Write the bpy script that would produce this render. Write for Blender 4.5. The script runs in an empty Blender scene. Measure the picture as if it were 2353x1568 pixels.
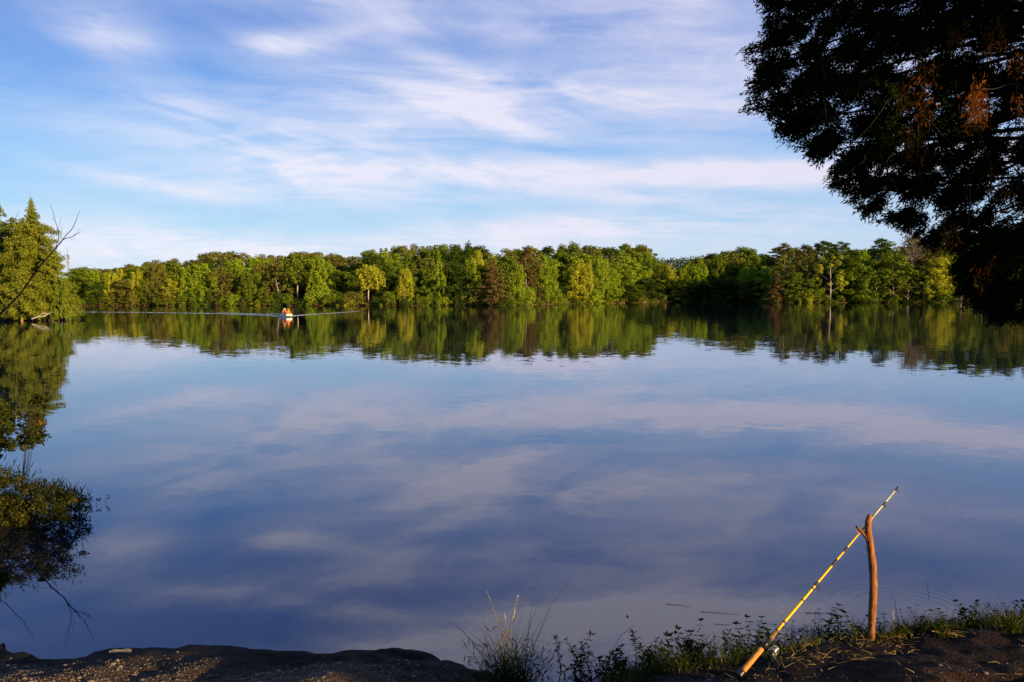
import bpy, math, random
import numpy as np
from mathutils import Vector
R = math.radians
SC = bpy.context.scene
COL = SC.collection
rng = np.random.default_rng(7)
random.seed(7)

# ------------------------------------------------------------------ camera frame (image measured on a 2353 x 1568 grid)
F, CX, CY, HORIZ = 1830.0, 1176.5, 784.0, 680.0
CAMZ = 3.0
PITCH = math.atan((CY - HORIZ) / F)
_f = np.array([0, math.cos(PITCH), -math.sin(PITCH)]); _u = np.array([0, math.sin(PITCH), math.cos(PITCH)])
def ray(px, py):
    return _f + np.array([1.0, 0, 0]) * (px - CX) / F + _u * (CY - py) / F
def at(px, py, Y):
    d = ray(px, py); return np.array([0, 0, CAMZ]) + d * (Y / d[1])
def onz(px, py, z=0.0):
    d = ray(px, py); return np.array([0, 0, CAMZ]) + d * ((z - CAMZ) / d[2])
SUN_AZ, SUN_EL = R(50), R(10.5)
SUN = np.array([math.sin(SUN_AZ) * math.cos(SUN_EL), -math.cos(SUN_AZ) * math.cos(SUN_EL), math.sin(SUN_EL)])

# ------------------------------------------------------------------ mesh helpers
class MB:
    def __init__(s): s.v = []; s.f = []; s.n = 0
    def add(s, v, f):
        v = np.asarray(v, float).reshape(-1, 3)
        s.v.append(v); s.f.append([tuple(int(i) + s.n for i in q) for q in f]); s.n += len(v); return s
    def tube(s, pts, rad, sides=8, cap=True, jit=0):
        pts = np.asarray(pts, float); n = len(pts); rad = np.broadcast_to(np.asarray(rad, float), (n,))
        T = np.gradient(pts, axis=0); T /= np.linalg.norm(T, axis=1)[:, None] + 1e-12
        ref = np.array([0, 0, 1.0]) if abs(T[0][2]) < .8 else np.array([1.0, 0, 0])
        V = []
        for i in range(n):
            a = np.cross(T[i], ref); a /= np.linalg.norm(a) + 1e-9; b = np.cross(T[i], a); ref = -np.cross(T[i], a) if False else ref
            for k in range(sides):
                th = 2 * math.pi * k / sides
                r = rad[i] * (1 + (random.uniform(-jit, jit) if jit else 0))
                V.append(pts[i] + r * (math.cos(th) * a + math.sin(th) * b))
        Fc = [(i * sides + k, i * sides + (k + 1) % sides, (i + 1) * sides + (k + 1) % sides, (i + 1) * sides + k) for i in range(n - 1) for k in range(sides)]
        if cap:
            Fc.append(tuple(range(sides - 1, -1, -1))); Fc.append(tuple((n - 1) * sides + k for k in range(sides)))
        return s.add(V, Fc)
    def box(s, c, d, rot=0):
        c = np.asarray(c, float); x, y, z = np.asarray(d, float) / 2
        V = np.array([[i * x, j * y, k * z] for k in (-1, 1) for j in (-1, 1) for i in (-1, 1)])
        cr, sr = math.cos(rot), math.sin(rot)
        V = np.stack([V[:, 0] * cr - V[:, 1] * sr, V[:, 0] * sr + V[:, 1] * cr, V[:, 2]], 1) + c
        return s.add(V, [(0, 2, 3, 1), (4, 5, 7, 6), (0, 1, 5, 4), (2, 6, 7, 3), (0, 4, 6, 2), (1, 3, 7, 5)])
    def torus(s, c, ax, R0, r0, n=20, m=6):
        ax = np.asarray(ax, float); ax /= np.linalg.norm(ax)
        a = np.cross(ax, [0, 0, 1.0] if abs(ax[2]) < .9 else [1.0, 0, 0]); a /= np.linalg.norm(a); b = np.cross(ax, a)
        V = []
        for i in range(n):
            t = 2 * math.pi * i / n; d = math.cos(t) * a + math.sin(t) * b
            for j in range(m):
                p = 2 * math.pi * j / m
                V.append(np.asarray(c) + d * (R0 + r0 * math.cos(p)) + ax * r0 * math.sin(p))
        return s.add(V, [(i * m + j, ((i + 1) % n) * m + j, ((i + 1) % n) * m + (j + 1) % m, i * m + (j + 1) % m) for i in range(n) for j in range(m)])
    def build(s, name, mat, parent=None, smooth=False):
        me = bpy.data.meshes.new(name)
        v = np.concatenate(s.v); f = [q for L in s.f for q in L]
        me.from_pydata(v.tolist(), [], f); me.update()
        if smooth: me.polygons.foreach_set('use_smooth', [True] * len(me.polygons))
        return link(name, me, mat, parent)
def quads_mesh(name, V):
    """V: (n,4,3) free-standing leaf quads"""
    n = len(V); me = bpy.data.meshes.new(name)
    me.vertices.add(n * 4); me.vertices.foreach_set('co', np.ascontiguousarray(V, dtype=np.float32).ravel())
    me.loops.add(n * 4); me.loops.foreach_set('vertex_index', np.arange(n * 4, dtype=np.int32))
    me.polygons.add(n); me.polygons.foreach_set('loop_start', np.arange(0, n * 4, 4, dtype=np.int32))
    me.update(calc_edges=True); return me
def link(name, me, mat=None, parent=None):
    o = bpy.data.objects.new(name, me); COL.objects.link(o)
    if mat is not None: me.materials.append(mat)
    if parent is not None: o.parent = parent
    return o
def tag(o, label=None, cat=None, group=None, kind=None):
    if label: o['label'] = label
    if cat: o['category'] = cat
    if group: o['group'] = group
    if kind: o['kind'] = kind
    return o
def empty(name, loc, label=None, cat=None, group=None):
    o = bpy.data.objects.new(name, None); COL.objects.link(o); o.location = [float(a) for a in loc]; o.empty_display_size = .2
    return tag(o, label, cat, group)
def unit(a): return a / (np.linalg.norm(a, axis=-1, keepdims=True) + 1e-9)
def rdirs(n): return unit(rng.normal(size=(n, 3)))
def leaves(P, N, L, W):
    """diamond leaves at P with normals N, half-length L, half-width W"""
    n = len(P); t = unit(np.cross(N, rdirs(n))); b = unit(np.cross(N, t))
    L = np.broadcast_to(L, (n,))[:, None]; W = np.broadcast_to(W, (n,))[:, None]
    return np.stack([P - t * L, P + b * W - t * L * .1, P + t * L, P - b * W - t * L * .1], 1)
def blades(P, D, L, W, N=None):
    """pointed blades starting at P along D"""
    n = len(P); D = unit(D); s = unit(np.cross(D, rdirs(n) if N is None else N))
    L = np.broadcast_to(L, (n,))[:, None]; W = np.broadcast_to(W, (n,))[:, None]
    return np.stack([P, P + D * L * .45 + s * W, P + D * L, P + D * L * .45 - s * W], 1)

# ------------------------------------------------------------------ materials
class NT:
    def __init__(s, tree): s.t = tree; s.n = tree.nodes; s.l = tree.links
    def __call__(s, typ, **kw):
        nd = s.n.new(typ); ins = kw.pop('ins', {})
        for k, v in kw.items(): setattr(nd, k, v)
        for k, v in ins.items():
            if isinstance(v, bpy.types.NodeSocket): s.l.new(v, nd.inputs[k])
            else: nd.inputs[k].default_value = v
        return nd
    def math(s, op, a, b=0.0, c=None, clamp=False):
        nd = s.n.new('ShaderNodeMath'); nd.operation = op; nd.use_clamp = clamp
        for i, v in enumerate((a, b, c)):
            if v is None: continue
            if isinstance(v, bpy.types.NodeSocket): s.l.new(v, nd.inputs[i])
            else: nd.inputs[i].default_value = v
        return nd.outputs[0]
    def mix(s, f, a, b, blend='MIX'):
        nd = s.n.new('ShaderNodeMix'); nd.data_type = 'RGBA'; nd.blend_type = blend
        for k, v in ((0, f), (6, a), (7, b)):
            if isinstance(v, bpy.types.NodeSocket): s.l.new(v, nd.inputs[k])
            elif k == 0: nd.inputs[0].default_value = v
            else: nd.inputs[k].default_value = (*v, 1) if len(v) == 3 else v
        return nd.outputs[2]
def newmat(name):
    m = bpy.data.materials.new(name); m.use_nodes = True; m.node_tree.nodes.clear(); nt = NT(m.node_tree)
    return m, nt, nt('ShaderNodeOutputMaterial')
def leaf_mat(name, c1, c2, trans=.3, clump=1.2, c3=None):
    m, nt, out = newmat(name)
    g = nt('ShaderNodeNewGeometry'); tc = nt('ShaderNodeTexCoord')
    nz = nt('ShaderNodeTexNoise', ins={'Vector': tc.outputs['Object'], 'Scale': clump, 'Detail': 2.0})
    f = nt.math('ADD', nt.math('MULTIPLY', g.outputs['Random Per Island'], .55), nt.math('MULTIPLY_ADD', nz.outputs[0], 1.6, -.55), clamp=True)
    c = nt.mix(f, c1, c2)
    if c3: c = nt.mix(nt.math('GREATER_THAN', g.outputs['Random Per Island'], .93), c, c3)
    d = nt('ShaderNodeBsdfDiffuse', ins={'Color': c}); t = nt('ShaderNodeBsdfTranslucent', ins={'Color': nt.mix(1.0, c, (1.0, .95, .45), 'MULTIPLY')})
    mx = nt('ShaderNodeMixShader', ins={0: trans}); nt.l.new(d.outputs[0], mx.inputs[1]); nt.l.new(t.outputs[0], mx.inputs[2])
    nt.l.new(mx.outputs[0], out.inputs[0]); return m
def rough_mat(name, c1, c2, scale=5.0, rough=.85, bump=0.0, bscale=20.0, stretch=(1, 1, 1), spec=.3, detail=6.0):
    m, nt, out = newmat(name)
    tc = nt('ShaderNodeTexCoord'); mp = nt('ShaderNodeMapping', ins={'Vector': tc.outputs['Object'], 'Scale': stretch})
    nz = nt('ShaderNodeTexNoise', ins={'Vector': mp.outputs[0], 'Scale': scale, 'Detail': detail, 'Roughness': .65})
    f = nt.math('MULTIPLY_ADD', nz.outputs[0], 2.4, -.7, clamp=True)
    b = nt('ShaderNodeBsdfPrincipled', ins={'Base Color': nt.mix(f, c1, c2), 'Roughness': rough, 'Specular IOR Level': spec})
    if bump:
        n2 = nt('ShaderNodeTexNoise', ins={'Vector': mp.outputs[0], 'Scale': bscale, 'Detail': 5.0})
        bp = nt('ShaderNodeBump', ins={'Height': n2.outputs[0], 'Strength': 1.0, 'Distance': bump}); nt.l.new(bp.outputs[0], b.inputs['Normal'])
    nt.l.new(b.outputs[0], out.inputs[0]); return m
G = {
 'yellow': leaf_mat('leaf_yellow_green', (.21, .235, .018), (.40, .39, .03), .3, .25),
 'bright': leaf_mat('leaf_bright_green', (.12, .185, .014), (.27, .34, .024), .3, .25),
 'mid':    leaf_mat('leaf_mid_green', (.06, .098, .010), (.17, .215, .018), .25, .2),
 'dark':   leaf_mat('leaf_dark_and_shaded_green', (.020, .042, .008), (.070, .10, .014), .2, .2),  # also carries painted shade for the trees standing in shadow
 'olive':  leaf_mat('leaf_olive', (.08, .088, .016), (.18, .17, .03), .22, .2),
 'pine':   leaf_mat('needle_olive_brown', (.060, .060, .016), (.120, .105, .030), .15, .3),
 'brown':  leaf_mat('needle_brown', (.075, .056, .018), (.17, .115, .038), .15, .3),
}
COLNAME = {'yellow': 'yellow-green', 'bright': 'bright green', 'mid': 'mid-green', 'dark': 'dark green', 'olive': 'olive', 'pine': 'dull olive', 'brown': 'brown'}
BARK = rough_mat('bark', (.10, .07, .045), (.22, .17, .12), 3, .9)
PALEBARK = rough_mat('pale_bark', (.30, .24, .17), (.5, .43, .33), 2, .85)
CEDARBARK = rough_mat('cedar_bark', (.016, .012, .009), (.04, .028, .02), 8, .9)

# ------------------------------------------------------------------ terrain: near bank
SL = [(-520, 1482), (-200, 1486), (0, 1489), (95, 1491), (159, 1501), (185, 1501), (226, 1488), (262, 1488), (310, 1494), (406, 1490), (424, 1481), (470, 1478), (525, 1476),
      (560, 1478), (613, 1483), (770, 1489), (860, 1493), (934, 1501), (998, 1508), (1005, 1524), (1061, 1533), (1098, 1543), (1160, 1556), (1230, 1580), (1285, 1625), (1340, 1618), (1395, 1575),
      (1470, 1543), (1540, 1527), (1620, 1510), (1690, 1500), (1760, 1488), (1840, 1478), (1900, 1470), (2010, 1458), (2100, 1452), (2230, 1440), (2353, 1428), (2700, 1400), (3100, 1375)]
shore = [onz(x, y, .04)[:2] for x, y in SL]
left_arm = [(-6.1, 7.4), (-6.5, 8.6), (-6.35, 9.5), (-6.7, 10.6), (-8.2, 12.2), (-9.2, 14), (-10.6, 16.5), (-12.0, 18.5), (-15, 21), (-26, 27)]
poly = [(-26, -12)] + left_arm[::-1] + [(-5.05, 6.55)] + [tuple(p) for p in shore] + [(26, 11), (26, -12)]
poly = np.array([(-26, -12)] + left_arm[::-1] + [tuple(p) for p in shore[2:]] + [(26, 12), (26, -12)])
def sdist(X, Y):
    A = poly; B = np.roll(poly, -1, 0); d = np.full(X.shape, 1e9); ins = np.zeros(X.shape, bool)
    for (ax, ay), (bx, by) in zip(A, B):
        ex, ey = bx - ax, by - ay; t = np.clip(((X - ax) * ex + (Y - ay) * ey) / (ex * ex + ey * ey + 1e-12), 0, 1)
        d = np.minimum(d, np.hypot(X - ax - t * ex, Y - ay - t * ey))
        if ay != by:
            c = ((ay > Y) != (by > Y)) & (X < (bx - ax) * (Y - ay) / (by - ay) + ax); ins ^= c
    return np.where(ins, d, -d)
_ph = rng.uniform(0, 6.28, (40, 2)); _kd = rng.uniform(0, 6.28, 40); _kk = np.exp(rng.uniform(math.log(1.2), math.log(28), 40))
def lump(X, Y):
    z = np.zeros(X.shape)
    for (p, q), a, k in zip(_ph, _kd, _kk): z += np.sin(k * (X * math.cos(a) + Y * math.sin(a)) + p) * (.10 / k ** .9)
    return z

_fp = rng.uniform(0, 6.28, 60); _fa = rng.uniform(0, 6.28, 60); _fk = np.exp(rng.uniform(math.log(14), math.log(75), 60))
def fine(X, Y):
    z = np.zeros(X.shape)
    for p, a, k in zip(_fp, _fa, _fk): z += np.sin(k * (X * math.cos(a) + Y * math.sin(a)) + p + 2.0 * np.sin(X * 3.1 + Y * 2.3 + a)) * (.050 / k)
    return z * (.6 + .5 * np.sin(X * 2.1 + 1) * np.sin(Y * 2.7))
def hgt(X, Y):
    X = np.asarray(X, float); Y = np.asarray(Y, float)
    s = sdist(X, Y) + .5 * lump(X * 1.7, Y * 1.7) + 1.5 * fine(X * .8, Y * .8)
    up = .085 * (1 - np.exp(-np.maximum(s, 0) / .09)) + .17 * np.maximum(s, 0) + .25 * lump(X, Y) * np.clip(s / .5, 0, 1)
    up = np.where(s > 9, up - .17 * (s - 9), up) + np.clip(s / .06, 0, 1) * fine(X, Y)
    return np.where(s > 0, up, np.maximum(s * .5, -.6)) + 0.0
def grid_mesh(x0, x1, y0, y1, st):
    xs = np.arange(x0, x1 + st / 2, st); ys = np.arange(y0, y1 + st / 2, st); X, Y = np.meshgrid(xs, ys)
    Z = hgt(X, Y); return X, Y, Z
def to_mesh(name, X, Y, Z, mat):
    r, c = X.shape; i = np.arange(r * c).reshape(r, c)
    Fq = np.stack([i[:-1, :-1], i[:-1, 1:], i[1:, 1:], i[1:, :-1]], -1).reshape(-1, 4)
    me = bpy.data.meshes.new(name); me.vertices.add(r * c); me.vertices.foreach_set('co', np.stack([X, Y, Z], -1).astype(np.float32).ravel())
    me.loops.add(len(Fq) * 4); me.loops.foreach_set('vertex_index', Fq.astype(np.int32).ravel())
    me.polygons.add(len(Fq)); me.polygons.foreach_set('loop_start', np.arange(0, len(Fq) * 4, 4, dtype=np.int32)); me.update(calc_edges=True)
    me.polygons.foreach_set('use_smooth', [True] * len(me.polygons)); return link(name, me, mat)

def dirt_mat():
    m, nt, out = newmat('bank_dirt')
    tc = nt('ShaderNodeTexCoord'); P = tc.outputs['Object']
    n1 = nt('ShaderNodeTexNoise', ins={'Vector': P, 'Scale': 1.4, 'Detail': 5.0}); n2 = nt('ShaderNodeTexNoise', ins={'Vector': P, 'Scale': 45.0, 'Detail': 5.0, 'Roughness': .75})
    vo = nt('ShaderNodeTexVoronoi', ins={'Vector': P, 'Scale': 38.0, 'Randomness': 1.0})
    xyz = nt('ShaderNodeSeparateXYZ', ins={0: P})
    side = nt.math('MULTIPLY_ADD', xyz.outputs[0], -.8, .6, clamp=True)          # gravel left, red clay right
    clay = nt.mix(nt.math('MULTIPLY_ADD', n2.outputs[0], 2.0, -.5, clamp=True), (.015, .0055, .002), (.075, .029, .010))
    grav = nt.mix(nt.math('MULTIPLY_ADD', n2.outputs[0], 2.6, -.8, clamp=True), (.008, .006, .004), (.15, .095, .055))
    c = nt.mix(side, clay, grav)
    c = nt.mix(nt.math('MULTIPLY_ADD', n1.outputs[0], 2.4, -.9, clamp=True), c, (.010, .007, .005))
    # wet dark margin close to the water level
    wet = nt.math('MULTIPLY_ADD', nt.math('ADD', xyz.outputs[2], nt.math('MULTIPLY', n1.outputs[0], .12)), -7.0, 2.5, clamp=True)
    c = nt.mix(wet, c, (.006, .005, .004))
    bp = nt('ShaderNodeBump', ins={'Height': nt.math('SUBTRACT', n2.outputs[0], vo.outputs['Distance']), 'Strength': .9, 'Distance': .014})
    b = nt('ShaderNodeBsdfPrincipled', ins={'Base Color': c, 'Roughness': .9, 'Specular IOR Level': .15, 'Normal': bp.outputs[0]})
    nt.l.new(b.outputs[0], out.inputs[0]); return m
DIRT = dirt_mat()
X, Y, Z = grid_mesh(-27, 27, -13, 28, .25)
# denser strip where the camera sees it
xs = np.unique(np.round(np.concatenate([np.arange(-27, -6, .3), np.arange(-6, 6.5, .03), np.arange(6.5, 27.1, .3)]), 3))
ys = np.unique(np.round(np.concatenate([np.arange(-13, 3.9, .3), np.arange(3.9, 8.6, .03), np.arange(8.6, 28, .3)]), 3))
X, Y = np.meshgrid(xs, ys); tag(to_mesh('ground', X, Y, hgt(X, Y), DIRT), 'dark dirt and gravel bank in the foreground', 'ground', kind='structure')

# ------------------------------------------------------------------ far land (polar sheet behind the far shoreline)
SH = [(-2500, 760, 98), (-900, 740, 98), (120, 737, 98), (150, 737, 100), (158, 716, 0), (166, 705, 0), (240, 703, 0), (600, 703, 0), (900, 703, 0), (1100, 702.5, 0), (1140, 703, 0), (1200, 702, 0), (1290, 699, 0), (1400, 698, 0), (1480, 695.5, 0),
      (1560, 693.5, 0), (1700, 693, 0), (1755, 694, 0), (1780, 696, 0), (2000, 696, 0), (2180, 696, 0), (2300, 695, 0), (2700, 694, 0), (4500, 694, 0)]
def shore_d(px):
    """distance (world y) of the far waterline at image column px"""
    xs_ = [a[0] for a in SH]; ds = [(-CAMZ / ray(CX, a[1])[2] * ray(CX, a[1])[1]) for a in SH]
    return np.interp(px, xs_, ds)
def rise(s, px):
    hill = np.interp(px, [-900, 100, 165, 400, 900, 1100, 1480, 1560, 1760, 2000, 4000], [.05, .05, .02, .035, .055, .05, .05, .015, .03, .05, .05])
    return .22 * (1 - np.exp(-s / .5)) + hill * np.minimum(s, 160) + .004 * np.maximum(s - 160, 0)
cols = np.concatenate([np.arange(-2500, 100, 60), np.arange(100, 200, 2), np.arange(200, 2400, 8), np.arange(2400, 4500, 60)])
ss = np.array([-2, 0, .2, .5, 1, 2, 4, 7, 11, 16, 24, 34, 50, 70, 100, 160, 300, 600, 1200, 2500])
PXg, S = np.meshgrid(cols, ss)
wob = 1.2 * np.sin(PXg * .11) + .8 * np.sin(PXg * .31 + 1) + .5 * np.sin(PXg * .83)
Yg = shore_d(PXg) + S + wob
Xg = (PXg - CX) / F * Yg; Zg = np.where(S < 0, -.5, rise(np.maximum(S, 0), PXg)) + np.where(S > 0, .12 * np.sin(PXg * 1.3 + S), 0)
CLAY = rough_mat('shore_clay', (.018, .014, .008), (.15, .065, .025), .09, .95)
tag(to_mesh('far_shore', Xg, Yg, Zg, CLAY), 'low red clay shore under the far wood', 'shore', kind='structure')

# ------------------------------------------------------------------ water
def water_mat():
    m, nt, out = newmat('lake_water')
    g = nt('ShaderNodeNewGeometry'); P = g.outputs['Position']
    def nz(sx, sy, sc, det=2.0):
        mp = nt('ShaderNodeMapping', ins={'Vector': P, 'Scale': (sx, sy, 1)})
        return nt('ShaderNodeTexNoise', ins={'Vector': mp.outputs[0], 'Scale': sc, 'Detail': det, 'Roughness': .55}).outputs['Color']
    def sep(c): s = nt('ShaderNodeSeparateColor', ins={0: c}); return s.outputs[0], s.outputs[1]
    r1, g1 = sep(nz(.7, 1, 2.2)); r2, g2 = sep(nz(.5, 1, 9.0)); r3, g3 = sep(nz(.6, 1, .28))
    patch = nt('ShaderNodeTexNoise', ins={'Vector': nt('ShaderNodeMapping', ins={'Vector': P, 'Scale': (.5, 1, 1)}).outputs[0], 'Scale': .05, 'Detail': 2.0}).outputs[0]
    amp = nt.math('MULTIPLY_ADD', patch, 2.2, -.35, clamp=True)
    xyz = nt('ShaderNodeSeparateXYZ', ins={0: P})
    farw = nt.math('MULTIPLY_ADD', xyz.outputs[1], .014, .22, clamp=True)
    amp = nt.math('MULTIPLY', nt.math('ADD', amp, .25), farw)
    def comp(a, b, c):
        s = nt.math('MULTIPLY', nt.math('SUBTRACT', a, .5), .022)
        s = nt.math('ADD', s, nt.math('MULTIPLY', nt.math('SUBTRACT', b, .5), .016))
        s = nt.math('MULTIPLY', s, amp)
        return nt.math('ADD', s, nt.math('MULTIPLY', nt.math('SUBTRACT', c, .5), .008))
    nx, ny = comp(r1, r2, r3), comp(g1, g2, g3)
    # a few rings spreading from stems and surfacing fish
    for (px, py, k, rad, a) in ((2075, 1400, 60, .55, .005), (650, 1385, 85, .42, .0022), (1190, 1520, 55, .5, .006), (1480, 1560, 60, .35, .008)):
        c = onz(px, py, 0)
        dx = nt.math('SUBTRACT', xyz.outputs[0], float(c[0])); dy = nt.math('SUBTRACT', xyz.outputs[1], float(c[1]))
        d = nt.math('SQRT', nt.math('ADD', nt.math('MULTIPLY', dx, dx), nt.math('MULTIPLY', dy, dy)))
        e = nt.math('DIVIDE', nt.math('SUBTRACT', d, rad), rad * .45); e = nt.math('EXPONENT', nt.math('MULTIPLY', nt.math('MULTIPLY', e, e), -1.0))
        w = nt.math('MULTIPLY', nt.math('MULTIPLY', nt.math('SINE', nt.math('MULTIPLY', d, float(k))), e), a)
        nx = nt.math('ADD', nx, nt.math('MULTIPLY', w, nt.math('DIVIDE', dx, nt.math('ADD', d, .01)))); ny = nt.math('ADD', ny, nt.math('MULTIPLY', w, nt.math('DIVIDE', dy, nt.math('ADD', d, .01))))
    n = nt('ShaderNodeCombineXYZ', ins={0: nx, 1: ny, 2: 1.0}); nn = nt('ShaderNodeVectorMath', operation='NORMALIZE', ins={0: n.outputs[0]})
    fr = nt('ShaderNodeFresnel', ins={'IOR': 2.0, 'Normal': nn.outputs[0]})
    gl = nt('ShaderNodeBsdfAnisotropic', ins={'Color': (.89, .90, 1.0, 1), 'Roughness': .006, 'Normal': nn.outputs[0]})
    df = nt('ShaderNodeBsdfDiffuse', ins={'Color': (.004, .007, .016, 1)})
    mx = nt('ShaderNodeMixShader', ins={0: fr.outputs[0]}); nt.l.new(df.outputs[0], mx.inputs[1]); nt.l.new(gl.outputs[0], mx.inputs[2])
    nt.l.new(mx.outputs[0], out.inputs[0]); return m
WATER = water_mat()
tag(MB().add([(-4000, -40, 0), (4000, -40, 0), (4000, 4000, 0), (-4000, 4000, 0)], [(0, 1, 2, 3)]).build('water', WATER), 'calm lake surface mirroring the sky and wood', 'lake', kind='structure')

# ------------------------------------------------------------------ tree kinds
def trunk_mb(H, r, top=.8, lean=(0, 0), limbs=7, z0=.3, R=3.0, up=.6, sides=6):
    mb = MB(); n = 9; t = np.linspace(0, 1, n)
    wx, wy = rng.normal(0, .012, 2) * H
    pts = np.stack([lean[0] * H * t + wx * np.sin(t * 4), lean[1] * H * t + wy * np.sin(t * 5), -.4 + (H * top + .4) * t], 1)
    mb.tube(pts, r * (1 - .8 * t), sides)
    for i in range(limbs):
        tt = z0 + (top - z0) * (i + rng.random()) / limbs; tt = min(tt / top, .97); p = np.array([np.interp(tt, t, pts[:, k]) for k in range(3)])
        a = i * 2.4 + rng.random(); L = R * rng.uniform(.5, .85) * (1.1 - .6 * tt)
        q = [p + np.array([math.cos(a) * L * s, math.sin(a) * L * s, L * up * s ** 1.3]) for s in (0, .35, .7, 1)]
        mb.tube(q, r * (1 - .8 * tt) * np.array([.5, .35, .2, .06]), 4)
    return mb
def clump_leaves(C, RC, n, size, up=.35, asp=.55, shell=.35, outc=None):
    """n leaves spread through ellipsoid clumps with centres C (m,3) and radii RC (m,3)"""
    w = RC[:, 0] * RC[:, 2]; idx = rng.choice(len(C), n, p=w / w.sum())
    d = rdirs(n); r = rng.random(n) ** shell
    P = C[idx] + d * RC[idx] * r[:, None]
    N = unit(d * .8 + rdirs(n) * .7 + np.array([0, 0, up]))
    L = size * rng.uniform(.6, 1.35, n)
    return leaves(P, N, L, L * asp)
def crown(style, H, Rr, z0, n, size, lean=(0, 0)):
    m = {'round': 70, 'upright': 84, 'bush': 34, 'airy': 46}.get(style, 40)
    t = rng.random(m) ** (.85); th = rng.random(m) * 6.283
    prof = {'round': lambda t: np.sqrt(np.clip(1 - (1.75 * t - .75) ** 2, .05, 1)), 'upright': lambda t: .35 + .65 * np.sin(np.pi * np.clip(t * .8 + .18, 0, 1)),
            'bush': lambda t: np.sqrt(np.clip(1 - t ** 2, .05, 1)), 'airy': lambda t: .45 + .55 * np.sin(np.pi * (t * .75 + .15))}[style](t)
    prof = prof * (1 + .22 * np.sin(th * 2 + rng.random() * 6) + .15 * np.sin(th * 3 + t * 7))
    rr = Rr * prof * rng.uniform(.55, 1.0, m) ** .8
    C = np.stack([rr * np.cos(th), rr * np.sin(th), z0 + (H - z0) * t * .93], 1)
    C[:, 0] += lean[0] * C[:, 2]; C[:, 1] += lean[1] * C[:, 2]
    rc = Rr * rng.uniform(.11, .32, m) * {'round': 1.0, 'upright': .72, 'bush': 1.1, 'airy': .7}[style]
    RC = np.stack([rc, rc, rc * {'round': .8, 'upright': 1.5, 'bush': .8, 'airy': 1.0}[style] * rng.uniform(.8, 1.3, m)], 1)
    Q = clump_leaves(C, RC, n, size)
    # heart of the crown
    k = n // 5; tt = rng.random(k); a = rng.random(k) * 6.283; r = Rr * .55 * np.sqrt(rng.random(k))
    P = np.stack([r * np.cos(a) + lean[0] * (z0 + (H - z0) * tt * .85), r * np.sin(a), z0 + (H - z0) * tt * .85], 1)
    if style != 'airy': Q = np.concatenate([Q, leaves(P, rdirs(k), size * 1.3, size * .8)])
    if style == 'upright':      # pointed shoots
        k = n // 5; i = rng.choice(m, k); P = C[i] + np.stack([rng.normal(0, .35, k) * rc[i], rng.normal(0, .35, k) * rc[i], RC[i, 2] * rng.uniform(.6, 1.25, k)], 1)
        Q = np.concatenate([Q, blades(P, np.array([0, 0, 1.0]) + rdirs(k) * .35, size * 1.8, size * .45)])
    return Q
def pine_crown(H, Rr, z0, n, size, flat=.35, m=34, topr=1.0):
    t = np.linspace(0, 1, m) + rng.normal(0, .02, m); th = np.arange(m) * 2.4 + rng.random(m)
    prof = np.sqrt(np.clip(1 - np.clip(1.5 * t - .5, -1, 1) ** 2, .04, 1)) * topr
    rr = Rr * prof * rng.uniform(.35, .9, m)
    C = np.stack([rr * np.cos(th), rr * np.sin(th), z0 + (H - z0) * np.clip(t, 0, 1) * .95], 1)
    rc = Rr * rng.uniform(.2, .36, m); RC = np.stack([rc, rc, rc * flat * rng.uniform(.8, 1.4, m)], 1)
    return clump_leaves(C, RC, n, size, up=.8, asp=.3, shell=.5)
def cone_crown(H, Rr, z0, n, size, m=130, droop=.12, prof=None, asp=.5, spray=.17):
    """layered conifer: foliage in sprays strung along near-horizontal branches"""
    if prof is None: prof = lambda t: (1 - t) ** .6 * .97 + .03
    P0 = []; per = np.zeros(m)
    for i in range(m):
        t = (i + rng.random()) / m; z = z0 + (H - z0) * t; a = i * 2.39996 + rng.normal(0, .3)
        L = Rr * float(prof(t)) * rng.choice([.6, .85, 1.0, 1.1]) * rng.uniform(.85, 1.1)
        P0.append((z, a, L)); per[i] = max(L, .1) ** 1.5
    per = (per / per.sum() * n).astype(int); out = []
    for (z, a, L), k in zip(P0, per):
        if k < 3: continue
        d = np.array([math.cos(a), math.sin(a), 0]); e = np.array([-math.sin(a), math.cos(a), 0])
        ns = max(3, int(L * 3.2)); ss_ = (np.arange(ns) + rng.random(ns)) / ns; ss_ = ss_ ** .8
        j = rng.integers(0, ns, k); sc = ss_[j]
        side = rng.normal(0, .16, ns) * L * (1.1 - ss_); rad = (spray * L * (1.15 - .55 * ss_) + .10) * rng.uniform(.6, 1.25, ns)
        P = np.array([0, 0, z]) + np.outer(L * sc, d) + np.outer(side[j], e) + rdirs(k) * (rad[j] * rng.random(k) ** .5)[:, None] * np.array([1, 1, .85])
        P[:, 2] += L * (.20 * sc - droop * 2.2 * sc ** 2)
        N = unit(rdirs(k) * .8 + np.array([0, 0, .5]) + d * .5)
        out.append(leaves(P, N, size * rng.uniform(.6, 1.4, k), size * asp))
    mb = MB()
    for (z, a, L) in P0[::2]:
        mb.tube([(0, 0, z), (math.cos(a) * L * .5, math.sin(a) * L * .5, z + L * .05), (math.cos(a) * L * .9, math.sin(a) * L * .9, z - L * droop)], [.012 * L + .02, .01 * L + .01, .01], 4)
    return np.concatenate(out), mb

VAR = {}
def proto(kind, i, Q, tmb):
    VAR.setdefault(kind, []).append((quads_mesh(kind + '_crown', Q), tmb))
def tm(mb):
    me = bpy.data.meshes.new('trunk'); v = np.concatenate(mb.v); me.from_pydata(v.tolist(), [], [q for L in mb.f for q in L]); me.update(); return me
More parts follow.
